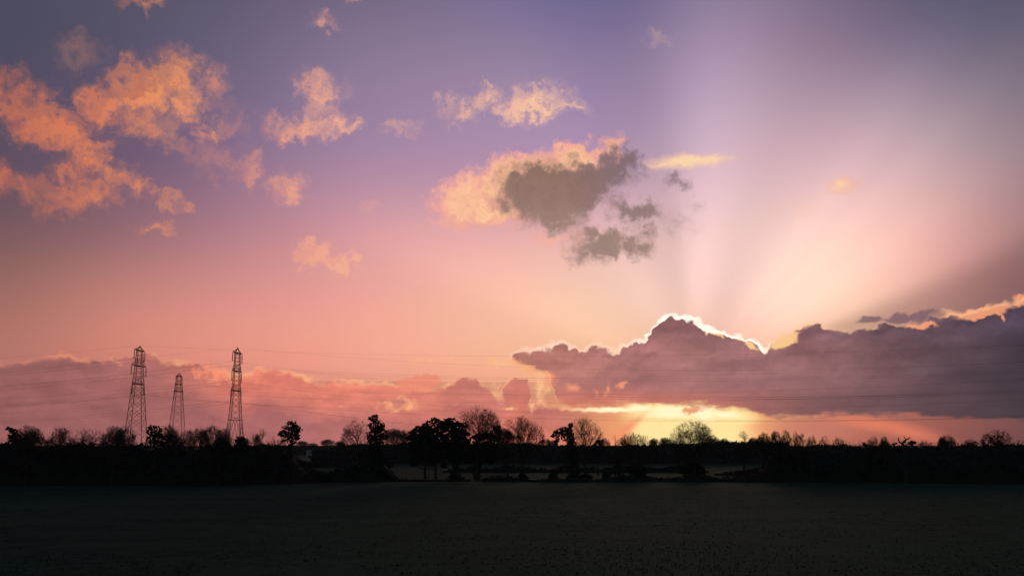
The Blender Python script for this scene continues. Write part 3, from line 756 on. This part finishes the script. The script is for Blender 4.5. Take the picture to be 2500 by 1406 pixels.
# spreading pines
evergreen('pine_tree', 1045, 250, 'broad spreading dark pine on two thin trunks, left of the tallest bare tree',
 [(1062,1026,10,7,0),(1075,1034,16,8,0),(1050,1033,14,7,0),(1036,1040,14,7,0),(1020,1048,14,7,1),(1008,1056,10,6,0),(1040,1052,26,12,0),(1068,1050,24,12,0),(1020,1066,22,10,0),(1000,1068,10,6,0),(1045,1072,30,14,0),(1075,1072,20,14,0),
  (1015,1084,20,10,0),(1050,1092,34,14,0),(1030,1108,28,12,0),(1060,1112,28,12,0),(1010,1124,16,8,0),(1008,1132,14,6,0),(1025,1126,12,8,0),(1050,1124,22,7,0),(1000,1098,10,8,0)],
 52, [(1038,1042,1045,.36),(1064,1060,1045,.32)], per=17, size=.46)
evergreen('pine_tree', 1112, 251, 'dark flat-topped pine with a thick ivy-wrapped trunk, directly left of the tallest bare tree',
 [(1100,1024,16,5,0),(1096,1029,11,4,0),(1088,1033,10,4,0),(1110,1036,24,7,0),(1125,1040,18,7,0),(1095,1046,22,9,0),(1120,1056,26,12,0),(1100,1068,26,12,0),(1128,1076,22,12,0),(1108,1090,30,14,0),(1125,1106,26,12,0),(1100,1112,22,12,0),
  (1085,1136,8,6,1),(1115,1122,20,10,0),(1112,1140,7,16,0),(1110,1160,14,10,0),(1115,1168,20,5,0)],
 53, [(1112,1108,1030,.75)], per=17, size=.46)
evergreen('ivy_covered_tree', 1195, 256, 'ragged ivy-topped tree between the tallest bare tree and the second fan-shaped bare tree',
 [(1212,1046,9,5,0),(1218,1042,4,5,0),(1218,1052,7,8,0),(1205,1058,14,7,0),(1190,1064,22,8,0),(1170,1066,20,8,0),(1215,1070,9,9,0),(1200,1082,20,12,0),(1175,1092,28,14,0),(1205,1104,24,12,0),(1165,1108,30,14,0),(1225,1110,22,12,0),(1145,1118,26,10,0),(1190,1122,26,8,0),(1165,1140,9,20,0),(1164,1160,10,14,0)],
 54, [(1166,1168,1066,.55),(1240,1222,1048,.22)], per=15, size=.45, mt=M_IVY)
# hooked ivy tree
evergreen('ivy_covered_tree', 1398, 250, 'hooked dark ivy-covered tree leaning left over a thick trunk, beside the windswept bare tree',
 [(1393,1037,6,5,0),(1388,1044,9,5,0),(1378,1047,12,6,0),(1366,1052,12,7,0),(1356,1058,7,6,0),(1350,1064,5,4,0),(1372,1058,14,7,0),(1362,1070,6,9,0),(1357,1080,4,6,0),(1385,1056,14,10,0),(1392,1068,12,12,0),(1376,1070,7,7,0),(1394,1084,12,12,0),
  (1394,1100,12,14,0),(1398,1118,13,14,0),(1400,1136,14,14,0),(1402,1152,15,14,0),(1403,1164,18,9,0)], 55, [(1402,1392,1045,.6)], per=30, size=.34, mt=M_IVY, limbs=False)
evergreen('young_conifer', 1510, 246, 'small tiered young conifer at the field edge left of the low rounded bare tree',
 [(1510,1126,4,5,0),(1512,1136,9,4,0),(1504,1140,8,3,0),(1516,1147,9,3,0),(1505,1154,14,4,0),(1513,1162,15,5,0),(1508,1169,16,4,0)], 56, [(1511,1510,1124,.14)], per=26, size=.3)
evergreen('conical_evergreen', 1462, 300, 'dark pointed evergreen low against the windswept bare tree, on its right',
 [(1461,1078,6,5,0),(1458,1086,12,6,0),(1464,1094,16,8,0),(1455,1104,20,10,0)], 57, [(1461,1461,1080,.2)], per=14, size=.45)

# ------------------------------------------------------------------ thin trunks, dead tree, pole
def sapling(px, Y, ty, rad, label, lean_px=0, seed=0, group=None, name='sapling'):
    e = empty(name, ((px_dir(px, 1172).x/px_dir(px, 1172).y)*Y, Y, -.2), label, 'tree', group)
    r = random.Random(seed); c = at_depth(px+lean_px, ty, Y); b = Vector((c.x-e.location.x, 0, c.z+.2)); a = Vector((0, 0, -.3))
    tb, cb2 = MB(), MB()
    tb.path([a.lerp(b, t/5)+Vector((r.gauss(0, .04), 0, 0)) for t in range(6)], [rad*(1-.13*t) for t in range(6)], 6)
    for i in range(14):
        t = r.uniform(.45, 1); p = a.lerp(b, t); d = Vector((r.gauss(0, 1), r.gauss(0, 1), 1.1)).normalized()*r.uniform(.5, 1.6)
        cb2.path([p, p+d*.5+Vector((0, 0, .1)), p+d], [rad*.3, rad*.2, .012], 4)
    tb.build('trunk', M_BARK, e, True); cb2.build('crown', M_TWIG, e, True)
sapling(1048, 249, 1125, .09, 'thin leaning sapling between the two trunks of the spreading pine', -3, 1)
sapling(1241, 249, 1108, .2, 'slim straight trunk standing alone left of the second fan-shaped bare tree', -1, 2)
sapling(1502, 262, 1064, .12, 'thin dead pole-like tree poking above the skyline left of the low rounded tree', 0, 3, name='dead_sapling')

def dead_tree():
    Y = 232; bx = (px_dir(2212, 1172).x/px_dir(2212, 1172).y)*Y
    e = empty('dead_tree', (bx, Y, -.2), 'dead tree with two antler-like curved limbs above the right wood', 'tree')
    def P(x, y): c = at_depth(x, y, Y); return Vector((c.x-bx, 0, c.z+.2))
    t = MB(); t.path([Vector((0, 0, -.3)), P(2208, 1130), P(2204, 1090), P(2203, 1080)], [.5, .42, .34, .28], 8)
    t.build('trunk', M_BARK, e, True)
    c = MB()
    c.path([P(2203,1082), P(2197,1080), P(2194,1074), P(2193,1068), P(2196,1066)], [.2,.17,.13,.08,.03], 6)
    c.path([P(2203,1082), P(2206,1078), P(2211,1074), P(2217,1071), P(2221,1067), P(2222,1065)], [.24,.2,.16,.12,.07,.03], 6)
    c.path([P(2211,1074), P(2210,1070), P(2208,1067), P(2206,1063)], [.13,.11,.08,.03], 6)
    c.path([P(2217,1071), P(2220,1070.5), P(2222,1069)], [.09,.06,.03], 5)
    c.path([P(2194,1074), P(2190,1071)], [.07,.02], 5)
    c.build('crown', M_BARK, e, True)
dead_tree()

# ================================================================== dark masses of undergrowth
def mass(name, tops, y0, y1, label, seed, dens=1.0, mt=M_BUSH, kind='stuff', rough=.8, leaf=.42, zbase=-.3, cat='undergrowth', d_ref=None, follow=False):
    """a thick belt of scrub: tops = outline (px, py) of its crest seen at depth y0..y1"""
    rg = np.random.default_rng(seed)
    Ym = d_ref or (y0(0) if callable(y0) else y0)
    sh = (lambda u: edge_y(u*y0)+.8-y0) if follow else (lambda u: 0.0)
    X = [(px_dir(p, 1172).x/px_dir(p, 1172).y) for p, q in tops]
    Z = [at_depth(p, q, 1.0).z-CAM_H for p, q in tops]     # tangent of elevation
    us = np.array(X); zs = np.array(Z)
    def crest(u, Y): return CAM_H+np.interp(u, us, zs)*Y
    # lumpy inner body
    NXm = int((us[-1]-us[0])*Ym/1.6); NYm = max(6, int((y1-y0)/2.2))
    b = MB()
    for j in range(NYm+1):
        for i in range(NXm+1):
            u = us[0]+(us[-1]-us[0])*i/NXm; tt = j/NYm; Y = y0+(y1-y0)*tt+sh(u)
            x = u*Y
            h = crest(u, Y)
            prof = min(1.0, .30+1.9*tt) if tt < .5 else 1.0
            hh = h*prof*.93-rough*.5+rough*(mnoise.noise(Vector((x*.25, Y*.25, seed)))+.5*mnoise.noise(Vector((x*.8, Y*.8, seed))))
            jit = .7*mnoise.noise(Vector((x*.4, Y, seed+3.0)))
            if j == NYm: hh = min(hh, 1.5)
            b.v.append((x, Y+(jit if 0 < j < NYm else jit*.6), max(.4, hh)))
    for j in range(NYm):
        for i in range(NXm):
            k = j*(NXm+1)+i; b.f.append((k, k+1, k+NXm+2, k+NXm+1))
    # skirt down to the ground at front
    k0 = len(b.v)
    for i in range(NXm+1):
        v0 = b.v[i]; b.v.append((v0[0], v0[1]-.4, zbase))
    for i in range(NXm): b.f.append((k0+i, k0+i+1, i+1, i))
    me0 = b.mesh(name, mt)
    # leaf-sized twig and leaf faces over it
    n = int(dens*NXm*1.6*(y1-y0)*2.2)
    u = us[0]+(us[-1]-us[0])*rg.random(n); t = rg.random(n)**1.3; su = np.array([sh(q) for q in u]); Y = y0+(y1-y0)*t*.75+su; x = u*Y
    h = crest(u, Y)*np.minimum(1.0, .32+1.9*t*.75)
    nz = np.array([mnoise.noise(Vector((a*.3, c*.3, seed+1.0)))+.6*mnoise.noise(Vector((a*1.1, c*1.1, seed+2.0))) for a, c in zip(x, Y)])
    z = h*(.93+.05*rg.random(n))+nz*rough-rough*.35
    fr = rg.random(n) < .25
    z = np.where(fr, z*rg.random(n), z); Y = np.where(fr, y0+su-.3+rg.random(n)*1.0, Y)
    x = u*Y
    c = np.stack([x, Y, np.maximum(z, 0)], 1)
    v = leaves(c, leaf*(.5+.9*rg.random(n)), rg, 1.8)
    nv = len(me0.vertices); faces = [tuple(p.vertices) for p in me0.polygons]; verts = [tuple(q.co) for q in me0.vertices]
    nq = len(v)//4
    # twiggy fringe: thin upright slivers along the crest
    m2 = int((us[-1]-us[0])*Ym*7) if y1-y0 > 20 else 0
    uu = us[0]+(us[-1]-us[0])*rg.random(m2); YY = y0+(y1-y0)*(.3+.6*rg.random(m2))+np.array([sh(q) for q in uu]); xx_ = uu*YY
    zz_ = crest(uu, YY)*.95-rough*.3; hh_ = .5+1.3*rg.random(m2)**2
    dxr = rg.normal(size=m2)*.25*hh_; w = .035+.02*rg.random(m2)
    tv = np.stack([np.stack([xx_-w, YY, zz_-.5], 1), np.stack([xx_+w, YY+w, zz_-.5], 1), np.stack([xx_+dxr+.012, YY, zz_+hh_], 1), np.stack([xx_+dxr-.012, YY, zz_+hh_], 1)], 1).reshape(-1, 3)
    allv = verts+[tuple(q) for q in v.tolist()]+[tuple(q) for q in tv.tolist()]
    f2 = [(nv+4*i, nv+4*i+1, nv+4*i+2, nv+4*i+3) for i in range(nq+len(tv)//4)]
    me = bpy.data.meshes.new(name); me.from_pydata(allv, [], faces+f2); me.materials.append(mt); me.update()
    bpy.data.meshes.remove(me0)
    return tag(link(name, me), label, cat, kind=kind)

mass('woodland_undergrowth', [(-260,1076),(0,1079),(40,1076),(90,1088),(130,1086),(165,1078),(210,1076),(250,1084),(280,1086),(310,1082),(350,1080),(400,1092),(430,1098),(470,1094),(520,1092),(560,1090),(600,1080),(640,1076),(680,1084),(700,1092),(722,1112),(745,1130),(770,1146)],
     214, 240, 'dense dark scrub filling the left wood below its bare trees', 1, 1.0, rough=1.5, follow=True)
mass('woodland_undergrowth', [(1848,1168),(1860,1145),(1870,1118),(1880,1098),(1896,1084),(1950,1083),(2040,1082),(2120,1082),(2180,1083),(2228,1080),(2235,1084),(2290,1084),(2360,1080),(2400,1080),(2440,1076),(2500,1079),(2800,1079)],
     226, 250, 'dense dark scrub filling the right wood below its bare trees', 2, 1.0, rough=1.3, follow=True)
mass('far_woodland', [(760,1100),(850,1092),(940,1085),(1000,1080),(1100,1082),(1220,1080),(1300,1082),(1330,1086),(1400,1087),(1480,1090),(1530,1086),(1600,1086),(1640,1082),(1700,1082),(1760,1076),(1850,1078),(1930,1078)],
     470, 520, 'long dark wood across the pasture behind the row of trees', 3, .35, mt=M_FAR, leaf=.9, rough=1.2, cat='wood')
mass('distant_woodland', [(560,1092),(690,1090),(740,1088),(790,1090),(840,1086),(900,1084),(960,1088)],
     880, 960, 'hazy distant wood on the horizon left of centre', 4, .15, mt=M_FAR, leaf=1.6, rough=2.0, cat='wood')
mass('hedgerow', [(560,1128),(720,1127),(800,1124),(900,1125),(960,1130)], 400, 408, 'dark hedge across the far meadow left of the ivy-covered tree', 5, 1.2, leaf=.6, rough=.4, cat='hedge')
mass('hedgerow_scrub', [(700,1148),(730,1138),(760,1146),(800,1150),(850,1142),(885,1128),(940,1125),(955,1150),(972,1165)], 244, 256, 'low dark scrub around the foot of the ivy-covered tree', 6, 1.4, rough=.5, cat='scrub')
mass('bramble_patch', [(1175,1170),(1195,1163),(1230,1160),(1260,1164),(1300,1169)], 246, 250, 'low bramble bank along the field edge right of the tallest bare tree', 7, 2.0, leaf=.25, rough=.2, cat='scrub')
mass('field_edge_scrub', [(1600,1169),(1650,1164),(1720,1160),(1760,1166),(1800,1160),(1840,1155),(1875,1152)], 243, 249, 'low scrub along the field edge right of the oak', 8, 2.0, leaf=.3, rough=.3, cat='scrub')

mass('hedgerow', [(1080,1150),(1120,1143),(1160,1137),(1200,1142),(1250,1135),(1290,1141),(1340,1145),(1380,1136),(1420,1139),(1470,1144),(1510,1135),(1550,1132),(1600,1142),(1650,1136),(1690,1143),(1730,1150)], 330, 341, 'broken dark hedge crossing the pasture behind the central trees', 9, 1.6, leaf=.45, rough=.9, cat='hedge')
mass('hedgerow', [(1745,1156),(1775,1148),(1800,1152),(1835,1143),(1870,1136),(1900,1140)], 300, 309, 'short dark hedge in the pasture left of the right wood', 10, 1.6, leaf=.45, rough=.8, cat='hedge')
mass('field_edge_scrub', [(1300,1171),(1340,1166),(1400,1163),(1450,1168),(1500,1162),(1560,1158),(1620,1168)], 243, 247, 'low scrub along the field edge under the hooked ivy tree', 12, 2.0, leaf=.3, rough=.5, cat='scrub')
mass('field_edge_scrub', [(960,1172),(985,1168),(1030,1169),(1075,1171),(1130,1166),(1150,1170)], 247, 250, 'low weeds along the field edge under the two spreading pines', 13, 2.0, leaf=.25, rough=.3, cat='scrub')
def shrub(px, py, rx, ry, Y, label, seed, group='shrubs along the far field edge'):
    r = random.Random(seed)
    el = [(px+r.uniform(-.55, .55)*rx, py+r.uniform(-.4, .4)*ry, rx*r.uniform(.35, .6), ry*r.uniform(.4, .7), r.uniform(-.5, .5)) for _ in range(7)]
    if py > 1100: el += [(px+r.uniform(-.8, .8)*rx, r.uniform(1164, 1169), rx*r.uniform(.3, .6), 6, r.uniform(-.5, .5)) for _ in range(6)]
    return evergreen('shrub', px, Y, label, el, seed, [(px, px, py, .1)], per=20, size=.3, mt=M_BUSH, group=group, cat='shrub', leafpart='foliage', limbs=True)
shrub(1352, 1158, 14, 13, 246, 'rounded dark shrub left of the foot of the hooked ivy tree', 61)
shrub(1480, 1160, 12, 9, 246, 'low shrub between windswept bare tree and young conifer', 62)
shrub(1555, 1150, 32, 20, 252, 'large shadowy shrub below the low rounded bare tree', 63)
shrub(1432, 1164, 14, 8, 247, 'small shrub at the foot of the windswept bare tree', 64)
shrub(1693, 1146, 40, 22, 252, 'dark thicket around the trunk of the oak', 65)
shrub(1275, 1162, 12, 9, 250, 'small shrub at the foot of the second fan-shaped bare tree', 66)
shrub(2228, 1080, 9, 5, 232, 'small round bush top just right of the dead forked trunk', 67, None)

# ================================================================== farm buildings glimpsed between the trees
def barn(px, py_eave, py_ridge, hw_px, Y, label, rz=0.25):
    c = at_depth(px, py_eave, Y); w = hw_px/FPX*Y; ze = c.z; zr = at_depth(px, py_ridge, Y).z
    e = empty('farm_building', (c.x, Y, -.3), label, 'building', rz=rz)
    ze += .3; zr += .3; D = 4.0
    b = MB(); b.box((-w, -D, 0), (w, D, ze))
    k = len(b.v); b.v += [(-w, -D, ze+.002), (-w, D, ze+.002), (-w, 0, zr-.12), (w, -D, ze+.002), (w, D, ze+.002), (w, 0, zr-.12)]
    b.f += [(k, k+1, k+2), (k+3, k+5, k+4)]
    b.build('wall', M_WALL, e)
    r = MB(); k = 0; o = .35
    for s in (-1, 1):
        k = len(r.v)
        r.v += [(-w-o, s*(D+o), ze-.12), (w+o, s*(D+o), ze-.12), (w+o, 0, zr), (-w-o, 0, zr), (-w-o, s*(D+o), ze-.24), (w+o, s*(D+o), ze-.24), (w+o, 0, zr-.12), (-w-o, 0, zr-.12)]
        r.f += [(k, k+1, k+2, k+3), (k+7, k+6, k+5, k+4), (k, k+4, k+5, k+1), (k, k+3, k+7, k+4), (k+1, k+5, k+6, k+2)]
    r.build('roof', M_ROOF, e)
    d = MB(); d.box((-.6, -D-.06, 0), (.6, -D-.005, 2.1)); d.build('door', M_BARK, e)
    for xw in (-w*.55, w*.55):
        g_ = MB(); g_.box((xw-.5, -D-.05, 1.1), (xw+.5, -D-.005, 2.1)); g_.build('window', M_DARKGLASS, e)
barn(758, 1103, 1098, 9, 640, 'small pale-roofed farm building on the far side of the meadow right of the tall pine')

# ================================================================== pylons
def pylon(px, Y, profile, arms, peak_z, label, rz, waist=None):
    """profile: [(z, full width of the square body)], arms: [(z, reach, insulator length)]"""
    top = at_depth(px, 860, Y)
    e = empty('lattice_pylon', (top.x, Y, -.2), label, 'pylon', 'electricity pylons above the left wood', rz=rz)
    zs = [p[0] for p in profile]; ws = [p[1] for p in profile]
    W_ = lambda z: float(np.interp(z, zs[::-1], ws[::-1]))/2
    tb = MB(); zt = zs[0]
    cor = [(-1, -1), (1, -1), (1, 1), (-1, 1)]
    P = lambda c, z: Vector((c[0]*W_(z), c[1]*W_(z), z))
    LR, BR = .14, .065
    brk = sorted(set(zs)); 
    for c in cor:
        for a, b in zip(brk, brk[1:]): tb.tube(P(c, a), P(c, b), LR, LR*.92, 4)
    # panels of crossed bracing, taller where the body is wider
    z = zt; levels = [z]
    stop = waist if waist else zs[-1]+3
    while z > stop+.6:
        z -= max(1.25, W_(z)*2*.72)
        if z < stop+.6: z = stop
        levels.append(z)
    for a, b in zip(levels, levels[1:]):
        for i in range(4):
            c, d = cor[i], cor[(i+1) % 4]
            tb.tube(P(c, a), P(d, b), BR, BR, 4); tb.tube(P(d, a), P(c, b), BR, BR, 4)
    for zz in [levels[-1]]+[a[0] for a in arms]:
        for i in range(4): tb.tube(P(cor[i], zz), P(cor[(i+1) % 4], zz), BR*1.6, BR*1.6, 4)
    zl = levels[-1]; zb = zs[-1]
    for i in range(4):   # spreading feet
        c, d = cor[i], cor[(i+1) % 4]
        mid = (P(c, zl)+P(d, zl))/2
        tb.tube(mid, P(c, zb+.1), BR*1.3, BR*1.3, 4); tb.tube(mid, P(d, zb+.1), BR*1.3, BR*1.3, 4)
        for t in (.35, .65):
            for q in (c, d):
                A = mid.lerp(P(q, zb), t); tb.tube(A, P(q, zl+(zb-zl)*t), BR, BR, 4); tb.tube(A, P(q, zl+(zb-zl)*(t-.3)), BR, BR, 4)
    for c in cor: tb.tube(P(c, zt), Vector((c[0]*.12, c[1]*.12, peak_z)), LR*.9, LR*.9, 4)
    tb.build('lattice_body', M_STEEL, e)
    pk = MB(); pk.tube((0, 0, peak_z-.35), (0, 0, peak_z+.45), .28, .08, 6)
    pk.build('earth_wire_peak', M_STEEL, e)
    att = {}
    for li, (za, reach, il) in enumerate(arms):
        for s in (-1, 1):
            ab = MB(); tip = Vector((s*reach*1.1, 0, za))
            for cy in (-1, 1):
                w = W_(za)
                ab.tube(Vector((s*w, cy*w, za)), tip, .13, .11, 4)
                zu = min(za+2.6, peak_z-.1) if li else peak_z-.2
                wu = W_(min(zu, zt)) if li else .12
                ab.tube(Vector((s*wu, cy*wu, zu)), tip, .085, .075, 4)
                for t in (.33, .66):
                    A = Vector((s*w, cy*w, za)).lerp(tip, t); B = Vector((s*wu, cy*wu, zu)).lerp(tip, t)
                    ab.tube(A, B, .04, .04, 4)
                    if cy == 1: ab.tube(A, Vector((A.x, -A.y, A.z)), .045, .045, 4)
                ab.tube(Vector((s*w, cy*w, za)).lerp(tip, .33), Vector((s*w, -cy*w, za)).lerp(tip, .66), .04, .04, 4)
            ab.build('cross_arm', M_STEEL, e)
            ib = MB(); n = 11
            ib.tube(tip, tip-Vector((0, 0, il)), .07, .07, 5)
            for q in range(n):
                zc = za-.5-(il-.9)*q/(n-1)
                ib.tube((tip.x, 0, zc), (tip.x, 0, zc-.16), .17, .32, 8)
            ib.tube((tip.x-.0, -.45, za-il+.25), (tip.x, -.02, za-il-.02), .04, .04, 4); ib.tube((tip.x, .45, za-il+.25), (tip.x, .02, za-il-.02), .04, .04, 4)
            ib.build('insulator', M_GLASS, e)
            att[(li, s)] = Vector((tip.x, 0, za-il-.03))
    att['earth'] = Vector((0, 0, peak_z+.42))
    R_ = Matrix.Rotation(rz, 3, 'Z'); loc = Vector(e.location)
    return {k: loc+R_ @ v for k, v in att.items()}

ROT = -R(90)      # cross-arms point almost along the line of sight, left end nearer
# local +x arm -> world: rotation about z
A = pylon(341, 445, [(46.2,2.0),(39.9,2.5),(32.6,3.6),(14.7,6.3),(.1,8.6)], [(46.0,5.8,3.9),(39.7,8.0,3.9),(32.4,6.4,4.1)], 47.6, 'left pylon of three, standing tallest and broadest above the left wood', ROT)
B = pylon(580, 450, [(45.4,1.9),(37.9,2.2),(29.9,2.8),(18.0,4.55),(.1,8.2)], [(45.4,7.0,3.9),(37.9,7.2,4.2),(29.9,7.6,4.2)], 47.3, 'right pylon of three, slender with splayed legs, nearest the tall pine', ROT, waist=18.0)
Cc = pylon(440, 612, [(45.9,2.3),(41.2,2.8),(37.4,3.5),(16.7,6.8),(.1,9.5)], [(45.9,5.2,4.6),(41.2,6.0,4.0),(37.4,7.6,4.6)], 47.2, 'middle pylon of three, the smallest and farthest', ROT)

# ================================================================== conductors
WR = .028
def wire(a, b, sag, r, label, group):
    n = 44; P = []
    for i in range(n+1):
        t = i/n; p = a.lerp(b, t); p = Vector((p.x, p.y, p.z-4*sag*t*(1-t))); P.append(p-a)
    w = MB(); w.path(P, [r]*(n+1), 4)
    o = w.build('power_line', M_WIRE); o.location = a
    return tag(o, label, 'power line', group)
def spans(att, P1, side, sag, who, grp):
    base = (att[(0, 1)]+att[(0, -1)])/2
    off = Vector((P1[0], P1[1], 0))-Vector((base.x, base.y, 0))
    nm = {0: 'top', 1: 'middle', 2: 'lowest'}
    for k, p in att.items():
        if k == 'earth':
            wire(p, p+off, sag*.8, .018, 'thin earth wire from the peak of the %s pylon to the %s' % (who, side), grp); continue
        end = 'near' if k[1] == 1 else 'far'
        wire(p, p+off, sag, WR if side == 'left' else WR*.68, '%s conductor on the %s side of the %s pylon, running off to the %s' % (nm[k[0]], end, who, side), grp)
spans(A, (343,275), 'right', 12.5, 'left', 'wires from the left pylon')
spans(A, (-512,570), 'left', 7.0, 'left', 'wires from the left pylon')
spans(B, (327,300), 'right', 17.5, 'right', 'wires from the right pylon')
spans(B, (-513,585), 'left', 10.0, 'right', 'wires from the right pylon')
spans(Cc, (309,442), 'right', 9.0, 'middle', 'wires from the middle pylon')
spans(Cc, (-585,747), 'left', 8.0, 'middle', 'wires from the middle pylon')

# ------------------------------------------------------------------ a bird in flight
def bird():
    p = at_depth(1184, 1002, 200)
    b = MB()
    b.path([Vector((-.22, 0, 0)), Vector((-.1, 0, .02)), Vector((.08, 0, .03)), Vector((.2, 0, .02)), Vector((.27, 0, .0))], [.015, .06, .075, .045, .01], 8)
    for s in (-1, 1):
        k = len(b.v)
        b.v += [(.1, s*.05, .05), (-.06, s*.05, .05), (-.03, s*.3, .16), (.12, s*.28, .17), (-.08, s*.55, .1), (.03, s*.5, .12), (.1, s*.05, .035), (-.03, s*.3, .145), (.12, s*.28, .155), (-.06, s*.05, .035), (.03, s*.5, .11)]
        b.f += [(k, k+1, k+2, k+3), (k+3, k+2, k+4, k+5), (k+6, k+8, k+7, k+9), (k+8, k+10, k+4, k+7)]
    o = b.build('bird', M_FEATHER); o.location = p; o.rotation_euler = (0, 0, .4); o.scale = (1.3,)*3
    tag(o, 'tiny dark bird in flight just right of the tallest bare tree', 'bird')
bird()

# ================================================================== haze
HAZE = 0.00004
hz = MB(); hz.box((-1500, -60, -1.6), (1500, 1500, 52)); 
ho = hz.build('haze', bpy.data.materials.new('thin evening haze')); tag(ho, 'thin evening haze lying over the fields', 'haze', kind='stuff')
hm = ho.data.materials[0]; hm.use_nodes = True; hn = hm.node_tree; hn.nodes.clear()
pv = hn.nodes.new('ShaderNodeVolumePrincipled'); pv.inputs['Density'].default_value = HAZE
pv.inputs['Color'].default_value = (.60, .80, 1.0, 1); pv.inputs['Anisotropy'].default_value = .35
ou = hn.nodes.new('ShaderNodeOutputMaterial'); hn.links.new(pv.outputs[0], ou.inputs['Volume'])
